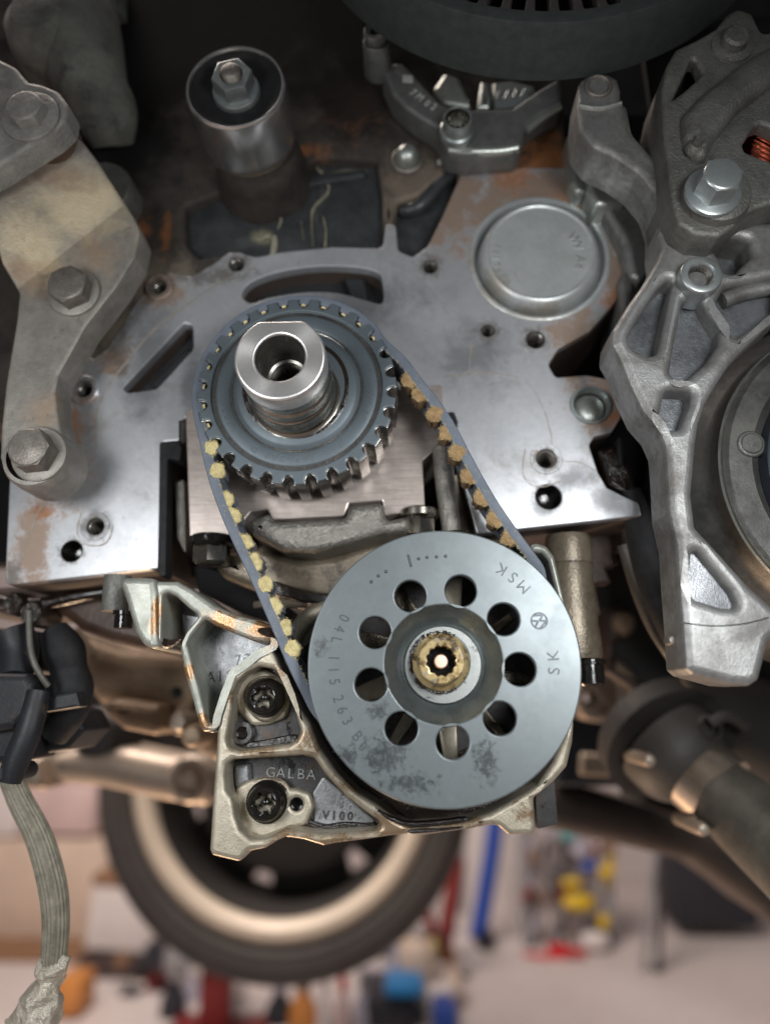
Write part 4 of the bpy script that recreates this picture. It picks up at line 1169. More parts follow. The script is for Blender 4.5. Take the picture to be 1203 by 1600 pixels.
text_line(bm, '02', 673, 164, 16.05, 12, rad(-36), .7, .08, .85)
e = P(637, 123, 16); es = SC(637, 123, 16)
for k in (-1, 0, 1):
    prism([[(e.x + u * es, e.z + (v + k * 5) * es) for u, v in ((-8, -1.4), (8, -3), (8, 0), (-8, 1.6))]], 16.15, 16, 0, 1, bm)
obj('lettering', bm, print_m, ta)
obj('pin_hole', lpx(763, 213, 16, [(5, 16.1), (4.5, 15), (0, 14)], 14), hole_m, ta)
wp = thing('water_pump_casting', 'bright ribbed casting peeking out under the black drum', 'pump casting', P(750, 140, 5))
obj('rib_block', prism([W(fil([(676, 138), (694, 112), (718, 120), (738, 168), (692, 160)], 6), 8)], 8, -30, 2.2, 3), bright_m, wp)
obj('rib_block', prism([W(fil([(744, 168), (750, 126), (764, 126), (766, 168)], 4), 8)], 8, -30, 2, 3), bright_m, wp)
obj('rib_block', prism([W(fil([(768, 128), (800, 124), (838, 134), (826, 160), (770, 168)], 5), 5)], 5, -30, 2, 3), bright_m, wp)
obj('teeth_row', prism([W([(774 + 6.5 * k, 152 - (k % 2) * 12 - k * .6) for k in range(9)] + [(830, 166), (772, 170)], 7)], 7, -10, .6), zinc_m, wp)


# ================================================================== RIGHT BRACKET
rb_t = thing('accessory_bracket', 'ribbed cast aluminium bracket with deep pockets and threaded bosses on the right', 'bracket', P(1060, 600, 45))
rbo = [(906, 123), (919, 114), (949, 111), (966, 120), (971, 136), (971, 157), (981, 164), (989, 206, 26), (1016, 236, 20), (1040, 257, 24), (1053, 300, 24), (1066, 345, 20), (1090, 362), (1140, 350), (1180, 345), (1225, 345), (1225, 492), (1203, 508), (1173, 536), (1144, 565), (1123, 597), (1106, 626), (1094, 658), (1089, 693), (1086, 728), (1082, 772), (1088, 823), (1115, 852), (1144, 884), (1173, 916), (1225, 962), (1225, 985), (1203, 1002), (1195, 1035), (1188, 1062), (1173, 1072), (1144, 1070), (1084, 1054), (1072, 1044), (1067, 971), (1062, 913), (1058, 850), (1046, 798), (1042, 728), (1039, 693), (1027, 667), (1004, 641), (984, 600), (969, 560), (956, 537), (958, 513), (981, 475), (1004, 443), (1027, 405), (1034, 388), (1031, 366), (1032, 332, 20), (1021, 299, 24), (996, 269, 20), (963, 246, 20), (926, 229, 26), (906, 203, 20), (902, 166)]
pA = [(1044, 434), (1053, 438), (1045, 472), (1031, 539), (1026, 552), (1010, 553), (988, 541), (982, 525), (999, 493), (1028, 449)]
pB = [(1068, 469), (1080, 464), (1098, 466), (1106, 484), (1126, 513), (1124, 536), (1106, 563), (1078, 588), (1058, 593), (1048, 580), (1055, 536)]
pC = [(1040, 610), (1052, 606), (1083, 609), (1079, 632), (1064, 669), (1043, 670), (1031, 652)]
pD = [(1112, 384), (1138, 367), (1172, 372), (1175, 398), (1150, 424), (1134, 424), (1126, 402)]
pE = [(1134, 446), (1225, 428), (1225, 478), (1200, 492), (1150, 528), (1134, 506), (1118, 474)]
pF = [(1083, 862), (1092, 860), (1106, 878), (1144, 924), (1153, 943), (1148, 950), (1130, 949), (1087, 936), (1078, 914)]
fo_ = [W(fil(rbo, 9), 45)] + [W(fil(p, 9), 45) for p in (pA, pB, pC, pD, pE, pF)]
obj('ribbed_plate', prism(fo_, 45, 25, 3.2, 5), alu_m, rb_t)
for p, h in ((pA, 34), (pB, 36), (pC, 35), (pD, 30), (pE, 37), (pF, 40)):
    obj('pocket_floor', prism([inset(W(fil(p, 9), h) if area2(W(p, h)) > 0 else W(fil(p, 9), h)[::-1], -.0016)], h, h - 3, 0), alup_m, rb_t)
obj('rib', tube([P(1128, 470, 40), P(1160, 458, 40), P(1210, 448, 40)], .003, 12), alu_m, rb_t)


def nut_boss(px, py, h, ro_, ri, depth, m, parent, name='threaded_boss'):
    s = SC(px, py, h)
    pr = [(ro_, h - depth), (ro_, h - 1), (ro_ - 1.6, h - .2), (ro_ - 3, h), (ri + 3, h), (ri + .8, h - .6), (ri, h - 1.4)]
    b = obj(name, lpx(px, py, h, pr, 40), m, parent)
    pr = [(ri, h - 1.4)]
    for k in range(9): pr += [(ri - 2.2, h - 2.2 - k * 1.5), (ri - .1, h - 2.95 - k * 1.5)]
    obj('thread', lpx(px, py, h, pr + [(ri - 3, h - 16), (ri - 4, h - 26), (0, h - 27)], 40), thread_m, b)
    return b


nut_boss(1096, 428, 50, 33, 18.5, 12, zinc_m, rb_t)
nut_boss(935, 132, 46.2, 22, 14.5, 6, oldbolt_m, rb_t)
obj('cast_line', tube([P(904, 166, 45.2), P(935, 170, 45.2), P(970, 162, 45.2)], .0011, 8), bright_m, rb_t)
obj('set_screw', lpx(1053, 1000, 36, [(0, 35.5), (6, 35.2), (8, 34), (8, 30)], 20), oldbolt_m, rb_t)
obj('parting_seam', tube([P(1068, 973, 45), P(1110, 978, 45.1), P(1160, 975, 45.1), P(1200, 965, 45)], .00022, 6), hole_m, rb_t)

# ------------------------------------------------------------------ alternator
al = thing('alternator', 'dirty cast alternator housing with copper windings and grey flange bolt at upper right', 'alternator', P(1120, 200, 60))
ao = [(1034, 140), (1042, 100), (1056, 76), (1086, 62), (1119, 43), (1135, 22), (1152, 12), (1175, 20), (1190, 52), (1250, 40), (1250, 300), (1203, 318), (1180, 326), (1157, 338), (1150, 352), (1124, 369), (1086, 366), (1060, 349), (1050, 319), (1043, 266), (1035, 199)]
h1 = [(1052, 152), (1080, 93), (1086, 92), (1097, 114), (1090, 122), (1068, 142), (1050, 155)]
h2 = [(1160, 224), (1178, 196), (1190, 192), (1240, 214), (1240, 262), (1200, 250), (1164, 236)]
obj('end_housing', prism([W(fil(ao, 12), 58), W(fil(h1, 5), 58), W(fil(h2, 8), 58)], 58, 52, 1.6, 4), alud_m, al)
ao_w = W(fil(ao, 12), 58)
if area2(ao_w) < 0: ao_w = ao_w[::-1]
obj('side_casing', prism([ao_w, inset(ao_w, .004)], 51.9, 28, 0), alud_m, al)
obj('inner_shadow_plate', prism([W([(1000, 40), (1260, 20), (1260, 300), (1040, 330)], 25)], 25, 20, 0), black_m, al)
obj('strut', prism([W(fil([(1070, 172), (1100, 140), (1170, 85), (1250, 40), (1250, 92), (1160, 160), (1118, 214), (1108, 240), (1090, 240), (1072, 205)], 14), 64)], 64, 50, 4.5, 5), alud_m, al)
obj('bolt_pad', lpx(1123, 296, 62, [(0, 62), (46, 62), (52, 61), (56, 57), (57, 40)], 40), alud_m, al)
obj('small_stud', lpx(1094, 214, 66, [(0, 66), (7, 66), (8, 65), (9, 63), (14, 62), (16, 60)], 20), alud_m, al)
obj('pivot_cap', lpx(1152, 52, 64, [(0, 64), (16, 64), (20, 63), (21, 60), (32, 59), (34, 56)], 28), alud_m, al)
hexhead(al, 1130, 270, 73, 33, 9, 45, zinc_m, zinc_m, 8)
for k in range(12):
    y = 176 + k * 8
    obj('copper_wire', tube([P(1150, y - 8, 44), P(1175, y + 2, 49), P(1200, y + 16, 49), P(1240, y + 40, 44)], .0013, 8, sub=4), cop_m, al)
# ------------------------------------------------------------------ compressor
cm = thing('compressor', 'round compressor with scuffed housing and dark clutch at the right edge', 'compressor', P(1300, 735, 20))
kc = P(1381, 735, 25); ks = SC(1381, 735, 25)
kx = (kc.x, kc.z)
obj('body', lathe(kx, [(r * ks, h) for r, h in ((190, 24), (205, 27), (240, 27), (250, 25), (253, 22), (254, 18), (262, 14), (292, 8), (300, 2), (302, -30))], 140), comp_m, cm)
obj('clutch', lathe(kx, [(r * ks, h) for r, h in ((100, 31), (180, 31), (187, 30), (189, 27), (190, 20))], 120), blued_m, cm)
obj('rim_line', lathe(kx, [(r * ks, h) for r, h in ((251, 25.8), (253, 26.6), (255, 25.6))], 140), bright_m, cm)
obj('cover_screw', lpx(1178, 690, 30, [(0, 28.4), (15, 28.3), (17, 27.8), (20, 27.7), (22, 27.2), (22.5, 24)], 28), comp_m, cm)
# ------------------------------------------------------------------ silver casting between the plug and the bracket
sc_t = thing('pump_side_casting', 'bright facetted casting in the gap between core plug and aluminium bracket', 'casting', P(970, 340, 5))
obj('facet', prism([W(fil([(884, 205), (905, 212), (914, 240), (917, 300), (900, 300), (890, 285)], 8), 10)], 10, -30, 3, 3), bright_m, sc_t)
obj('facet', prism([W(fil([(920, 290), (990, 300), (1020, 340), (1026, 400), (1000, 440), (985, 430), (972, 380), (945, 330)], 8), 9)], 9, -30, 3, 3), alu_m, sc_t)
obj('facet', prism([W(fil([(916, 262), (945, 270), (975, 285), (980, 318), (930, 322), (918, 300)], 8), 13)], 13, -30, 3, 3), bright_m, sc_t)
obj('lower_tongue', prism([W(fil([(975, 420), (990, 440), (984, 480), (972, 500), (968, 440)], 5), 6)], 6, -30, 2), alu_m, sc_t)
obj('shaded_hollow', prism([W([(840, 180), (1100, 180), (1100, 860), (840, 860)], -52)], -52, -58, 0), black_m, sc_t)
nk = thing('oily_casting_lug', 'black oily casting lug in the notch under the small core plug', 'casting', P(960, 740, -6))
obj('lug', prism([W(fil([(930, 700), (960, 692), (985, 730), (1004, 790), (970, 772), (948, 758)], 8), -9)], -9, -40, 2.5, 3), wetoil_m, nk)
obj('fin', prism([W(fil([(964, 684), (972, 682), (974, 730), (966, 726)], 3), -7)], -7, -14, 1), rub_m, nk)
hz = thing('rubber_hose', 'black rubber hose curving down beside the aluminium bracket wall', 'hose', P(1020, 900, -5))
obj('hose', tube([P(985, 765, -4), P(1000, 830, -8), P(1020, 910, -10), P(1052, 990, -12), P(1080, 1060, -30)], [.004, .0062, .0064, .0055, .005], 16), rub_m, hz)
obj('metal_pipe', tube([P(978, 850, -20), P(1000, 920, -22), P(1022, 975, -24), P(1050, 1020, -26), P(1080, 1060, -40)], [.004, .0042, .004, .004, .004], 14), shaft_m, hz)

# ------------------------------------------------------------------ bolt column right of the pulley
bc = thing('bolt_column', 'brown stained round bolt column right of the pulley with black bolt head below', 'bolt column', P(900, 930, -12))
c, s = P(892, 930, -14), SC(892, 930, -14)
zz = lambda y: P(892, y, -14).z
cc2 = (c.x, c.y)
obj('collar', lathe(cc2, [(34 * s, zz(838)), (36 * s, zz(846)), (37 * s, zz(874)), (36 * s, zz(882)), (33 * s, zz(884))], 36, None, 'Z'), brown_m, bc)
obj('column', lathe(cc2, [(34 * s, zz(882)), (35 * s, zz(890)), (38 * s, zz(960)), (42 * s, zz(1022)), (40 * s, zz(1030)), (0, zz(1031))], 36, None, 'Z'), brown_m, bc)
obj('bolt', lathe((cc2[0] + 22 * s, cc2[1]), [(25 * s, zz(1031)), (25 * s, zz(1038)), (21 * s, zz(1039)), (21 * s, zz(1068)), (17 * s, zz(1072)), (0, zz(1072))], 12, None, 'Z'), oil_m, bc)
bw = thing('sump_flange', 'reddish brown oily sump flange with jagged edge under the right corner of the block', 'flange', P(930, 870, -40))
obj('plate', prism([W(fil([(858, 830), (1000, 815), (1000, 850), (960, 862), (968, 880), (946, 888), (956, 910), (930, 912), (940, 960), (900, 960)], 3), -34)], -34, -44, 1), brownb_m, bw)

# ================================================================== BEHIND AND BELOW THE ENGINE
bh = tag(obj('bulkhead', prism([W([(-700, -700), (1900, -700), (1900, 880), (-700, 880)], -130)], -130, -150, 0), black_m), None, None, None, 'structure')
su = thing('oil_sump', 'dark brown oily sump edge under the left end of the block', 'oil sump', P(120, 950, -40))
obj('sump_wall', prism([W(fil([(-40, 918), (170, 905), (250, 895), (262, 930), (255, 1000), (228, 1016), (170, 1002), (125, 985), (96, 962), (60, 950), (-40, 962)], 12), -34)], -34, -90, 5, 3), brownb_m, su)
obj('sump_bolt', lpx(48, 957, -22, [(0, -22), (16, -22), (20, -24), (22, -30), (22, -40)], 24), wetoil_m, su)
obj('sump_bolt', lpx(20, 942, -22, [(0, -22), (14, -22), (18, -24), (20, -30), (20, -40)], 24), wetoil_m, su)
obj('sump_lip', tube([P(-20, 938, -28), P(60, 944, -28), P(130, 930, -28), P(190, 922, -30)], .003, 10), wetoil_m, su)
gb = thing('gearbox_casting', 'warm lit beige gearbox casting behind the left side of the pump', 'gearbox', P(220, 1070, -130))
obj('casing', prism([W(fil([(92, 978), (130, 990), (190, 1012), (300, 1016), (420, 1010), (420, 1200), (330, 1190), (296, 1170), (262, 1130), (200, 1108), (150, 1100), (132, 1075), (124, 1030)], 16), -120)], -120, -200, 10, 4), beige_m, gb)
obj('lower_ledge', prism([W(fil([(150, 1100), (180, 1090), (250, 1100), (262, 1138), (240, 1150), (190, 1140), (165, 1120)], 10), -105)], -105, -150, 6, 3), beige_m, gb)
obj('bolt_lug', lpx(278, 1128, -95, [(0, -95), (10, -95), (16, -98), (17, -130)], 24), armb_m, gb)
obj('bolt_lug', lpx(300, 1150, -95, [(0, -92), (13, -93), (18, -97), (20, -130)], 24), beige_m, gb)
obj('drilled_hole', lpx(276, 1082, -119.5, [(9, -119.4), (7, -119.5), (0, -119.6)], 20), hole_m, gb)
obj('web', prism([W(fil([(270, 1110), (296, 1086), (304, 1092), (284, 1150), (270, 1150)], 4), -112)], -112, -130, 3), beige_m, gb)
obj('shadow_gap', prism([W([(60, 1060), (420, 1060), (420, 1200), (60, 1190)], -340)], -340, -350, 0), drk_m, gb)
ca = thing('control_arm', 'pale cast suspension arm with round bushing behind the pump housing', 'suspension arm', P(200, 1215, -260))
obj('arm', prism([W(fil([(66, 1200), (80, 1178), (108, 1168), (180, 1166), (260, 1182), (318, 1184), (334, 1206), (334, 1250), (318, 1264), (250, 1254), (150, 1232), (88, 1226)], 16), -250)], -250, -300, 14, 5), armb_m, ca)
obj('bushing', lpx(296, 1218, -248, [(0, -247), (10, -247), (16, -250), (20, -251), (26, -247), (32, -247), (37, -251)], 36), armb_m, ca)
obj('arm_end', prism([W(fil([(20, 1190), (64, 1180), (70, 1236), (30, 1236)], 10), -270)], -270, -310, 8, 4), armb_m, ca)
obj('ball_joint', lpx(150, 1150, -255, [(0, -250), (30, -252), (44, -262), (48, -290)], 30), drk_m, ca)
cn = thing('cable_connector', 'black cable connector cluster hanging at the left edge under the block', 'connector', P(60, 1090, -10))
obj('plug_body', prism([W(fil([(-40, 1050), (40, 1052), (52, 1066), (44, 1120), (20, 1140), (-40, 1150)], 8), 6)], 6, -30, 3, 3), bplas_m, cn)
obj('plug_body', prism([W(fil([(-40, 1112), (36, 1118), (30, 1190), (-40, 1200)], 8), 0)], 0, -30, 3, 3), bplas_m, cn)
obj('sleeve', tube([P(84, 985, -15), P(100, 1015, -15), P(108, 1045, -16), P(112, 1075, -17), P(108, 1110, -18), P(84, 1150, -20)], [.006, .0085, .0075, .009, .0078, .006], 18), rub_m, cn)
obj('sleeve', tube([P(20, 985, -10), P(30, 1020, -10), P(25, 1060, -5)], [.008, .008, .006], 18), bplas_m, cn)
obj('cable', tube([P(62, 1080, 4), P(46, 1140, 6), P(26, 1190, 6), P(16, 1222, 6)], [.0045, .005, .005, .004], 12), bplas_m, cn)
obj('grommet', lpx(10, 1208, 8, [(0, 10), (8, 10), (12, 8), (14, 2), (14, -10)], 20), bplas_m, cn)
obj('clip', prism([W(fil([(60, 1090), (120, 1080), (126, 1104), (64, 1114)], 4), 0)], 0, -8, 1, 2), bplas_m, cn)
obj('housing', prism([W(fil([(40, 1100), (118, 1110), (134, 1140), (104, 1172), (56, 1180), (40, 1150)], 8), -22)], -22, -50, 2.5, 3), bplas_m, cn)
obj('housing', prism([W(fil([(-20, 980), (60, 985), (66, 1050), (-20, 1056)], 8), -30)], -30, -60, 2.5, 3), bplas_m, cn)
mp_ = thing('metal_pipe', 'thin bent metal pipe in front of the black cable sleeve', 'pipe', P(55, 1010, 0))
obj('pipe', tube([P(46, 955, 0), P(47, 1000, 2), P(52, 1030, 3), P(64, 1055, 2), P(76, 1072, 0)], .0013, 10), shaft_m, mp_)
bs = thing('braided_hose', 'grey braided hose hanging at the lower left with crumpled foil end', 'hose', P(70, 1400, -20))
obj('hose', tube([P(8, 1196, -25), P(32, 1250, -25), P(62, 1310, -25), P(82, 1380, -25), P(88, 1440, -25), P(84, 1505, -25)], [.0040, .0047, .0051, .0053, .0051, .0048], 44, ridge=.035), hose_m, bs)
bm = tube([P(86, 1495, -25), P(80, 1530, -25), P(66, 1565, -25), P(50, 1610, -25)], [.0056, .0050, .0078, .0100], 26, sub=8)
for v in bm.verts: v.co += Vector((noise.noise(v.co * 170), noise.noise(v.co * 180 + Vector((5, 0, 0))), noise.noise(v.co * 160))) * .0024
obj('foil_wrap', bm, foil_m, bs, ang=20)

wh = thing('wheel', 'dark road wheel with pale rim edge seen behind the pump housing', 'wheel', P(442, 1215, -1000))
wc = P(442, 1212, -1000); ws = SC(442, 1212, -1000)
wx = (wc.x, wc.z)
obj('tyre', lathe(wx, [(r * ws, h) for r, h in ((236, -1004), (240, -992), (246, -986), (250, -984), (251, -987), (254, -987), (255, -983), (268, -982), (272, -985), (275, -985), (277, -986), (279, -990), (282, -990), (286, -992), (296, -1010), (298, -1030), (298, -1180), (284, -1220))], 120), tyre_m, wh)
obj('rim', lathe(wx, [(r * ws, h) for r, h in ((237, -1003), (233, -990), (226, -984), (214, -984), (206, -992), (204, -1010))], 120), rimw_m, wh)
obj('rim_barrel', lathe(wx, [(r * ws, h) for r, h in ((204, -1008), (200, -1100), (196, -1180))], 96), drk_m, wh)
spk_b = bmesh.new()
for k in range(7):
    a = 2 * math.pi * k / 7 + .38
    ca_, sa_ = math.cos(a), math.sin(a)
    q = [(wx[0] + (ca_ * p - sa_ * o) * ws, wx[1] + (sa_ * p + ca_ * o) * ws) for p, o in ((40, -52), (204, -70), (204, 70), (40, 52))]
    prism([q], -1150 - k * .5, -1185, 6, 2, spk_b)
obj('spokes', spk_b, drk_m, wh)
obj('brake_disc', lathe(wx, [(r * ws, h) for r, h in ((0, -1050), (60, -1050), (70, -1070), (150, -1075), (158, -1080), (158, -1100))], 64), drk_m, wh)

tb_ = thing('steel_tab', 'pale steel tab with a round hole below the bolt column', 'tab', P(935, 1105, -230))
obj('tab', prism([W(fil([(906, 1040), (962, 1044), (968, 1090), (964, 1118), (940, 1130), (912, 1124), (900, 1100)], 18), -225), circ(922, 1090, 9, -225, 20)], -225, -250, 4, 3), armb_m, tb_)
dk = thing('blue_black_cover', 'dark blue cover behind the right side of the pulley', 'cover', P(930, 1160, -300))
obj('cover', prism([W(fil([(870, 1100), (1010, 1090), (1010, 1230), (870, 1230)], 8), -300)], -300, -340, 6, 3), blued_m, dk)
obj('lower_plate', prism([W(fil([(908, 1176), (972, 1180), (972, 1216), (906, 1212)], 6), -292)], -292, -300, 3, 3), armb_m, dk)
sf = thing('subframe_beam', 'dark brown subframe beam crossing below the pulley toward the drive shaft', 'subframe', P(1000, 1290, -330))
obj('beam', prism([W(fil([(820, 1212), (900, 1226), (1010, 1262), (1240, 1340), (1240, 1470), (1180, 1420), (1080, 1350), (1000, 1330), (850, 1296), (800, 1290)], 14), -320)], -320, -420, 14, 4), frame_m, sf)
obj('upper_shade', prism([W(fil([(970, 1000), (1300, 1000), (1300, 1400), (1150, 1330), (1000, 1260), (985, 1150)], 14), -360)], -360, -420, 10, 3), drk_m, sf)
ds_ = thing('drive_shaft', 'dusty drive shaft joint with rubber boot and shiny clamp at the lower right', 'drive shaft', P(1060, 1200, -110))


def ring_path(pts, rads, n=28): return tube([P(*p) for p in pts], rads, n, sub=4)


obj('joint_flange', ring_path([(1024, 1140, -150), (1044, 1164, -140)], [.036, .037]), boot_m, ds_)
obj('joint_body', ring_path([(1040, 1158, -138), (1070, 1190, -130), (1096, 1214, -125)], [.029, .027, .0195]), boot_m, ds_)
obj('clamp', ring_path([(1092, 1210, -124), (1126, 1240, -116)], [.0206, .0206], 32), clamp_m, ds_)
obj('shaft_boot', ring_path([(1122, 1237, -117), (1150, 1262, -105), (1200, 1306, -85), (1290, 1390, -50)], [.0175, .0192, .0200, .0200]), shaft_m, ds_)
for (x, y) in ((1014, 1188), (1098, 1296)):
    obj('flange_bolt', lpx(x, y, -95, [(0, -92), (8, -93), (11, -97), (11, -130)], 18), armb_m, ds_)
sg = thing('steering_boot', 'dark oily suspension joint in the shade right of the drive shaft', 'suspension joint', P(1150, 1130, -120))
obj('housing', tube([P(1060, 1080, -150), P(1130, 1110, -150), P(1230, 1160, -150)], [.02, .026, .03], 20), drk_m, sg)
obj('ring', lpx(1108, 1138, -110, [(14, -110), (17, -108), (21, -110), (22, -120)], 24), boot_m, sg)
obj('clip', tube([P(1108, 1130, -108), P(1135, 1118, -108), P(1165, 1135, -112)], .003, 10), boot_m, sg)

ec_ = thing('dark_gap_fill', 'dark plate added to fill the shadowed gap right of the bolt column', 'backing plate', P(1040, 1000, -150))  # added dark plate, so the gap reads as shade instead of pale wall
obj('plate', prism([W(fil([(880, 850), (1300, 850), (1300, 1180), (1010, 1110), (984, 1060), (962, 1040), (900, 1046), (880, 1000)], 12), -150)], -150, -190, 8, 3), drk_m, ec_)
obj('bracket', prism([W(fil([(940, 950), (972, 940), (990, 980), (960, 1010), (966, 1046), (1010, 1070), (1000, 1086), (946, 1050)], 10), -140)], -140, -150, 4, 3), brownb_m, ec_)
obj('lug', lpx(976, 972, -136, [(0, -136), (14, -137), (20, -141), (22, -150)], 20), beige_m, ec_)

# ================================================================== GARAGE
FZ = P(1100, 1600, -1750).z                                  # garage floor level, seen at the foot of the frame
WY = 3.3
bm = bmesh.new()
box(bm, -4, 5, -1.0, WY, FZ - .1, FZ)
tag(obj('floor', bm, floor_m), kind='structure')
bm = bmesh.new()
box(bm, -4, 5, WY + .002, WY + .12, FZ - .1, 2.4)
tag(obj('back_wall', bm, wall_m), kind='structure')


def at(px, py, Y): return P(px, py, -Y * 1000)


def floor_y(py, px=600):
    """distance at which a pixel row meets the floor"""
    d = RM @ Vector(((px - CX) / F, -(py - CY) / F, -1))
    return -D + d.y * (FZ / d.z)


def block(name, label, cat, x0, y0, x1, y1, Y, dep, m, group=None, lid=None, tilt=0, bev=.012):
    a, b = at(x0, y0, Y), at(x1, y1, Y)
    t = thing(name, label, cat, ((a.x + b.x) / 2, Y, b.z), group)
    bm = bmesh.new()
    box(bm, a.x, b.x, Y, Y + dep, b.z, a.z, bev)
    if tilt: bmesh.ops.rotate(bm, verts=bm.verts[:], cent=Vector(((a.x + b.x) / 2, Y, b.z)), matrix=Matrix.Rotation(rad(tilt), 3, 'Y'))
    obj('body', bm, m, t)
    if lid:
        bm = bmesh.new()
        hgt = (a.z - b.z)
        box(bm, a.x - .006, b.x + .006, Y - .006, Y + dep + .006, a.z - hgt * .16, a.z + hgt * .02, bev)
        if tilt: bmesh.ops.rotate(bm, verts=bm.verts[:], cent=Vector(((a.x + b.x) / 2, Y, b.z)), matrix=Matrix.Rotation(rad(tilt), 3, 'Y'))
        obj('lid', bm, lid, t)
    return t


def bottle(label, px, ytop, ybot, rpx, Y, m, capm, cat='bottle', name='bottle', group=None):
    a, b = at(px, ytop, Y), at(px, ybot, Y)
    r = rpx * SC(px, ybot, -Y * 1000)
    H = a.z - b.z
    t = thing(name, label, cat, (b.x, Y, b.z), group)
    z = b.z
    obj('body', lathe((b.x, Y), [(0, z), (r * .92, z), (r, z + H * .04), (r, z + H * .62), (r * .85, z + H * .74), (r * .42, z + H * .82), (r * .40, z + H * .88)], 24, None, 'Z'), m, t)
    obj('cap', lathe((b.x, Y), [(r * .46, z + H * .86), (r * .48, z + H * .88), (r * .48, z + H), (0, z + H)], 20, None, 'Z'), capm, t)
    return t


white_p, pink_p = paint('white_card', (.72, .66, .64)), paint('pale_pink_card', (.62, .46, .44))
cream_p, brownc_p = paint('cream_plastic', (.66, .52, .42)), paint('brown_card', (.26, .14, .075))
blue_p, sky_p = paint('blue_enamel', (.03, .085, .40), .4), paint('sky_blue_plastic', (.03, .26, .62), .4)
red_p, dred_p = paint('red_enamel', (.62, .02, .025), .4), paint('dark_red_enamel', (.22, .018, .016), .5)
yel_p, ora_p = paint('yellow_plastic', (.72, .48, .02), .45), paint('orange_plastic', (.60, .24, .06), .5)
navy_p, char_p = paint('dark_slate_paint', (.022, .022, .030), .5), paint('charcoal_plastic', (.05, .05, .055), .5)
grey_p, lil_p = paint('grey_plastic', (.30, .29, .30), .5), paint('lilac_grey_plastic', (.42, .40, .48), .5)
teal_p = paint('teal_plastic', (.10, .34, .36), .5)

# left side
bench = thing('workbench', 'brown topped workbench along the garage wall at the lower left', 'workbench', (at(150, 1500, 2.2).x, 2.3, FZ))
x0, x1, zt = at(-260, 1500, 2.1).x, at(130, 1500, 2.1).x, at(60, 1490, 2.1).z
bm = bmesh.new(); box(bm, x0, x1, 2.1, 2.8, zt - .05, zt, .006); obj('top', bm, brownc_p, bench)
bm = bmesh.new(); box(bm, x0 + .05, x1 - .05, 2.16, 2.78, FZ, zt - .05, .004); obj('cabinet', bm, brownc_p, bench)
block('cabinet', 'tall pale cabinet on the brown bench behind the braided hose', 'cabinet', -60, 1310, 156, 1488, 2.25, .3, cream_p)
block('storage_box', 'pale pink box stacked on top of the tall cabinet', 'box', 34, 1226, 146, 1306, 2.25, .3, pink_p)
block('storage_box', 'white panel box at the far left edge above the bench', 'box', -80, 1216, 26, 1308, 2.25, .28, white_p)
t = block('carton', 'white carton leaning beside the wheel on the left', 'box', 140, 1370, 236, 1490, 2.0, .3, white_p, lid=brownc_p, tilt=4)
block('plinth', 'dark brown crate under the white carton', 'crate', 120, 1494, 240, 1700, 1.98, .34, paint('dark_brown_wood', (.06, .038, .035)))
block('orange_tub', 'small orange tub between the foil wrapped hose and the crate', 'tub', 84, 1530, 122, 1592, 1.7, .1, ora_p)
for (l, px, yt, yb, r, Y, m, c) in (
    ('dark bottle with pale cap left of the red stand', 262, 1500, 1720, 22, 1.75, navy_p, grey_p),
    ('pale lilac bottle next to the red stand', 290, 1490, 1720, 18, 1.85, lil_p, white_p),
    ('orange bottle right of the red stand', 470, 1518, 1720, 24, 1.7, ora_p, brownc_p),
    ('dark blue bottle between red stand and orange bottle', 432, 1520, 1720, 24, 1.72, navy_p, lil_p),
    ('thin white bottle right of the orange bottle', 504, 1520, 1720, 12, 1.68, white_p, white_p),
    ('pinkish tall bottle below the middle of the tyre', 534, 1522, 1720, 14, 1.66, pink_p, red_p),
    ('grey bottle under the right side of the tyre', 566, 1516, 1720, 16, 1.7, lil_p, grey_p),
    ('cream bottle with yellow collar beside the wheel', 652, 1442, 1560, 32, 1.8, cream_p, white_p),
):
    bottle(l, px, yt, yb, r, Y, m, c)
rs = thing('axle_stand', 'red steel axle stand post at the bottom below the tyre', 'axle stand', (at(330, 1600, 1.6).x, 1.6, FZ))
bm = bmesh.new(); a, b = at(314, 1506, 1.6), at(350, 1700, 1.6); box(bm, a.x, b.x, 1.6, 1.66, FZ, a.z, .004); obj('post', bm, dred_p, rs)
bm = bmesh.new(); box(bm, a.x - .02, b.x + .02, 1.58, 1.68, a.z, a.z + .012, .003); obj('saddle', bm, char_p, rs)
bm = bmesh.new(); box(bm, a.x - .08, b.x + .08, 1.52, 1.74, FZ, FZ + .01, .003); obj('foot', bm, dred_p, rs)
st = thing('post', 'white narrow post beside the red axle stand', 'post', (at(362, 1600, 1.75).x, 1.75, FZ))
bm = bmesh.new(); a, b = at(354, 1500, 1.75), at(374, 1700, 1.75); box(bm, a.x, b.x, 1.75, 1.79, FZ, a.z, .004); obj('shaft', bm, white_p, st)
bm = bmesh.new(); box(bm, a.x - .03, b.x + .03, 1.73, 1.81, FZ, FZ + .012, .003); obj('foot', bm, white_p, st)
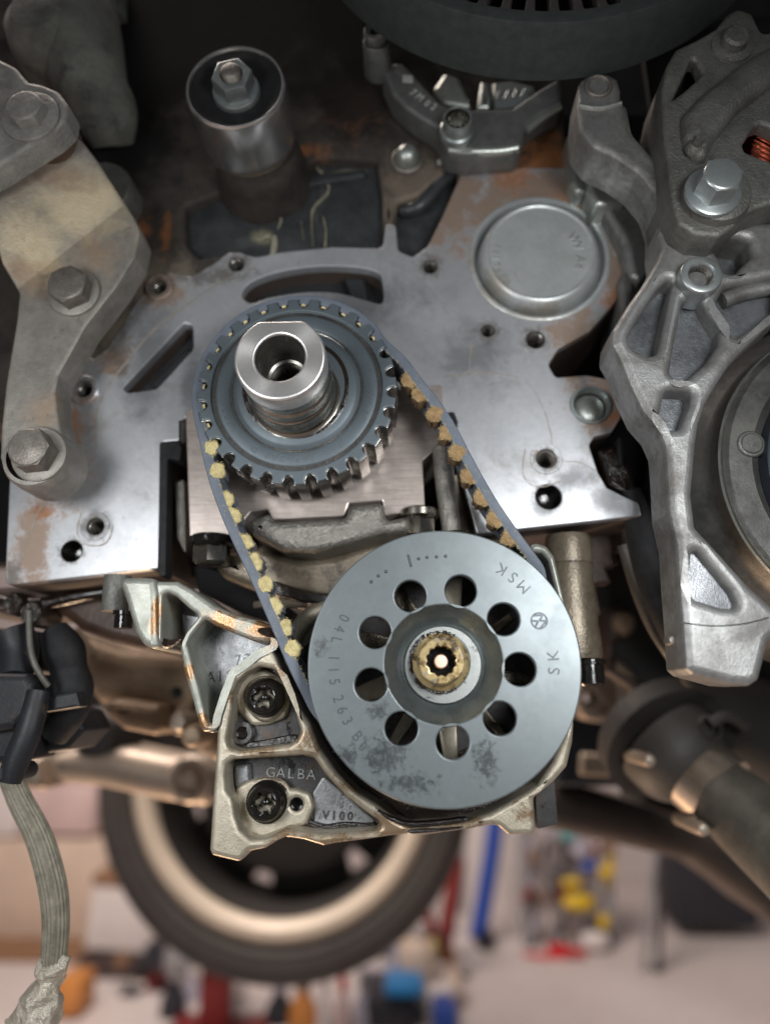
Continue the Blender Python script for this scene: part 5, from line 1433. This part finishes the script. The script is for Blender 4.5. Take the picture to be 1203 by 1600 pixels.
# middle
tl_ = thing('tool_table', 'dark low table carrying bottles and blue boxes below the wheel', 'table', (at(520, 1600, 1.7).x, 1.8, FZ))
zt = at(600, 1640, 1.7).z
bm = bmesh.new(); box(bm, at(200, 1640, 1.7).x, at(760, 1640, 1.7).x, 1.55, 2.1, zt - .03, zt, .004); obj('top', bm, navy_p, tl_)
for u in (220, 740):
    for Y in (1.6, 2.05):
        bm = bmesh.new(); x = at(u, 1640, 1.7).x; box(bm, x - .02, x + .02, Y - .02, Y + .02, FZ, zt - .03); obj('leg', bm, navy_p, tl_)
block('blue_box', 'bright sky blue box on the table right of the tyre', 'box', 600, 1538, 662, 1562, 1.66, .12, sky_p)
block('blue_box', 'small blue box below the brighter sky blue one', 'box', 676, 1576, 716, 1640, 1.64, .1, blue_p)
block('blue_tray', 'upper thin blue tray beside the cream bottle', 'tray', 616, 1498, 676, 1518, 1.9, .12, sky_p)
block('yellow_tray', 'mustard yellow tray at the tyre edge', 'tray', 622, 1480, 686, 1508, 1.86, .1, yel_p)
block('dark_case', 'dark case under the sky blue box', 'case', 566, 1562, 650, 1640, 1.68, .2, navy_p)
block('white_tub', 'white tub between the two blue boxes', 'tub', 660, 1545, 712, 1600, 1.74, .14, white_p)
block('grey_tub', 'beige grey tub left of the blue post', 'tub', 690, 1530, 724, 1574, 1.8, .1, cream_p)
jp = thing('lift_post', 'dark red slanted jack arm left of the blue post', 'jack', (at(690, 1480, 2.0).x, 2.0, FZ))
obj('arm', tube([at(714, 1340, 2.0), at(706, 1400, 2.0), at(690, 1500, 2.0)], .022, 10, sub=2), dred_p, jp)
obj('lower_arm', tube([at(660, 1420, 2.0), at(690, 1490, 2.0)], .02, 10, sub=1), dred_p, jp)
bp_ = thing('blue_post', 'tall blue steel post standing right of the wheel', 'post', (at(746, 1470, 2.3).x, 2.3, at(746, 1480, 2.3).z))
obj('shaft', tube([at(782, 1200, 2.3), at(770, 1320, 2.3), at(746, 1466, 2.3)], .028, 14, sub=3), blue_p, bp_)
obj('foot', tube([at(752, 1456, 2.28), at(762, 1478, 2.28)], .03, 12, sub=1), navy_p, bp_)
wr = thing('wall_panel', 'white wall panel behind the blue post', 'panel', (at(800, 1500, 2.7).x, 2.7, FZ))
bm = bmesh.new(); a, b = at(714, 1180, 2.7), at(850, 1800, 2.7); box(bm, a.x, b.x, 2.7, 2.74, FZ, a.z, .004); obj('board', bm, white_p, wr)
bm = bmesh.new(); box(bm, a.x - .01, a.x + .02, 2.69, 2.75, FZ, a.z + .01, .003); obj('edge_strip', bm, grey_p, wr)
# right: rack of hanging tools
rk = thing('tool_rack', 'grey upright tool rack right of the pump foot', 'rack', (at(880, 1500, 2.3).x, 2.3, FZ))
bm = bmesh.new(); a, b = at(816, 1270, 2.35), at(962, 1800, 2.35); box(bm, a.x, b.x, 2.35, 2.38, FZ, a.z, .004); obj('board', bm, paint('mottled_board', (.40, .34, .33)), rk)
for u in (818, 950):
    bm = bmesh.new(); x = at(u, 1500, 2.33).x; box(bm, x, x + .03, 2.32, 2.349, FZ, a.z + .02, .003); obj('rail', bm, grey_p, rk)
for v in (1400, 1480, 1560):
    bm = bmesh.new(); z = at(880, v, 2.33).z; box(bm, a.x, b.x, 2.335, 2.349, z - .012, z, .003); obj('shelf_edge', bm, brownc_p, rk)


def blob(name, label, cat, px, py, rx, rz, Y, m, capm=None):
    """Small rounded tool body with a handle, hung on the rack."""
    c = at(px, py, Y); s = SC(px, py, -Y * 1000)
    t = thing(name, label, cat, (c.x, Y, c.z - rz * s))
    obj('head', tube([c + Vector((-rx * s, 0, 0)), c, c + Vector((rx * s, 0, 0))], [rz * s * .6, rz * s, rz * s * .7], 14, sub=4), m, t)
    obj('grip', tube([c + Vector((rx * s * .2, 0, -rz * s * .5)), c + Vector((rx * s * .35, .01, -rz * s * 2.2))], [rz * s * .45, rz * s * .35], 12, sub=2), capm or char_p, t)
    return t


for q in (('power_drill', 'yellow drill hanging in the middle of the rack', 'drill', 902, 1410, 22, 13, 2.26, yel_p, grey_p),
          ('clamp_tool', 'yellow clamp above the drill on the rack', 'clamp', 892, 1380, 14, 8, 2.28, yel_p, brownc_p),
          ('yellow_case', 'small yellow tool at the upper right of the rack', 'tool', 946, 1362, 12, 10, 2.28, yel_p, yel_p),
          ('yellow_level', 'ochre tool at the lower right of the rack', 'tool', 942, 1440, 8, 12, 2.28, yel_p, brownc_p),
          ('blue_tool', 'blue handled tool beside the small yellow one', 'tool', 920, 1354, 12, 9, 2.28, blue_p, lil_p),
          ('teal_tool', 'teal tool at the top of the rack', 'tool', 886, 1306, 12, 8, 2.28, teal_p, grey_p),
          ('grey_tool', 'lilac grey tool under the teal one', 'tool', 906, 1330, 14, 11, 2.28, lil_p, lil_p),
          ('brown_tool', 'brown brush hanging at the rack top right', 'brush', 952, 1320, 7, 14, 2.28, brownc_p, yel_p),
          ('pale_tool', 'pale round tin below the drill', 'tin', 928, 1470, 20, 15, 2.26, white_p, grey_p),
          ('dark_tool', 'charcoal tool between blue and yellow tools', 'tool', 870, 1360, 12, 7, 2.28, char_p, char_p),
          ('dark_tool', 'dark ratchet at the foot of the rack', 'tool', 862, 1560, 16, 14, 2.2, char_p, teal_p),
          ('silver_knob', 'round pinkish knob below the red clamp', 'knob', 877, 1551, 7, 8, 2.1, pink_p, char_p)):
    blob(*q)
rc2 = thing('red_clamp', 'bright red clamp hanging on the lower part of the rack', 'clamp', at(880, 1492, 2.2))
bm = bmesh.new(); a, b = at(858, 1478, 2.2), at(886, 1504, 2.2); box(bm, a.x, b.x, 2.2, 2.24, b.z, a.z, .006); obj('body', bm, red_p, rc2)
obj('jaw', tube([at(880, 1486, 2.2), at(914, 1490, 2.2)], [.016, .010], 10, sub=1), red_p, rc2)
obj('lever', tube([at(862, 1496, 2.2), at(816, 1490, 2.2)], [.010, .004], 10, sub=1), red_p, rc2)
obj('spring_arm', tube([at(884, 1500, 2.2), at(902, 1522, 2.2)], [.008, .004], 10, sub=1), red_p, rc2)
obj('rod', tube([at(874, 1504, 2.21), at(874, 1545, 2.21)], .006, 8, sub=1), grey_p, rc2)
block('floor_case', 'dark slate case standing against the wall under the subframe', 'case', 1044, 1290, 1190, 1452, 2.4, .22, navy_p, tilt=0)
for (l, pts) in (('thick dark cable hanging left of the slate case', [(1034, 1300), (1030, 1420), (1028, 1524)]), ('thin grey cable hanging behind the thick one', [(1024, 1330), (1012, 1440), (998, 1578)])):
    t = thing('hanging_cable', l, 'cable', at(pts[-1][0], pts[-1][1], 2.1))
    obj('cable', tube([at(x, y, 2.1) for x, y in pts], .009 if 'thick' in l else .005, 10), grey_p if 'thin' in l else char_p, t)
    obj('cable_end', tube([at(pts[-1][0], pts[-1][1] - 14, 2.1), at(pts[-1][0] - 1, pts[-1][1] + 2, 2.1)], .014 if 'thick' in l else .010, 10, sub=1), char_p, t)

# assorted small things, blurred, on the table, by the crate and on the rack
pal = [(navy_p, 'slate'), (char_p, 'charcoal'), (brownc_p, 'brown'), (white_p, 'white'), (lil_p, 'lilac'), (ora_p, 'orange'), (blue_p, 'blue'), (sky_p, 'sky blue'), (grey_p, 'grey'), (pink_p, 'pink'), (cream_p, 'cream'), (yel_p, 'yellow'), (dred_p, 'dark red'), (teal_p, 'teal')]
pal2 = [(char_p, 'charcoal'), (navy_p, 'slate'), (brownc_p, 'brown'), (grey_p, 'grey'), (dred_p, 'dark red')]
ORD2 = ['first', 'second', 'third', 'fourth', 'fifth', 'sixth', 'seventh', 'eighth', 'ninth', 'tenth', 'eleventh', 'twelfth', 'thirteenth', 'fourteenth']
ORD = ['first', 'second', 'third', 'fourth', 'fifth', 'sixth', 'seventh', 'eighth']
for k in range(16):
    x = 572 + (k % 8) * 18 + RND.uniform(-5, 5); y = 1470 + (k // 8) * 58 + RND.uniform(-10, 16)
    hh = RND.uniform(14, 34)
    cm_, cn_ = RND.choice(pal)
    block('small_carton', f'small {cn_} carton by the blue post, {["upper", "lower"][k // 8]} row, {ORD[k % 8]} from the left', 'carton', x, y - hh, x + RND.uniform(10, 26), y, RND.uniform(1.9, 2.15), .06, cm_, group='cartons and tins cluttered beside the blue post', tilt=RND.uniform(-8, 8), bev=.005)
for k in range(12):
    x = 184 + (k % 6) * 21 + RND.uniform(-5, 5); y = 1520 + (k // 6) * 56 + RND.uniform(-8, 12)
    hh = RND.uniform(18, 40)
    cm_, cn_ = RND.choice(pal2)
    block('wooden_offcut', f'{cn_} wood offcut under the tyre, {["upper", "lower"][k // 6]} layer, {ORD[k % 6]} from the left', 'offcut', x, y - hh, x + RND.uniform(12, 30), y, RND.uniform(1.82, 1.95), .06, cm_, group='dark offcuts piled under the left side of the tyre', tilt=RND.uniform(-20, 20), bev=.005)
for k in range(20):
    x = 832 + (k % 5) * 25 + RND.uniform(-8, 8); y = 1318 + (k // 5) * 62 + RND.uniform(-16, 16)
    c = at(x, y, 2.3)
    cm_, cn_ = RND.choice(pal2)
    t = thing('hand_tool', f'{cn_} handled tool on the rack, {ORD[k // 5]} row from the top, {ORD[k % 5]} from the left', 'tool', (c.x, 2.3, c.z), 'dark handled tools hanging on the rack')
    l = RND.uniform(.03, .075); a = RND.uniform(-.5, .5)
    obj('handle', tube([c, c + Vector((math.sin(a) * l, 0, -math.cos(a) * l))], RND.uniform(.007, .013), 10, sub=2), cm_, t)
    obj('blade', tube([c, c + Vector((-math.sin(a) * l * .8, 0, math.cos(a) * l * .8))], RND.uniform(.004, .009), 8, sub=2), RND.choice([grey_p, lil_p, white_p]), t)

for k in range(14):
    x = 400 + k * 13 + RND.uniform(-4, 4); y = 1640
    hh = RND.uniform(40, 96)
    cm_, cn_ = RND.choice(pal)
    block('carton', f'{cn_} carton standing in the row under the tyre, {ORD2[k]} from the left', 'carton', x, y - hh, x + RND.uniform(9, 16), y, RND.uniform(1.86, 2.0), .05, cm_, group='cartons standing in a row under the tyre', tilt=RND.uniform(-5, 5), bev=.004)
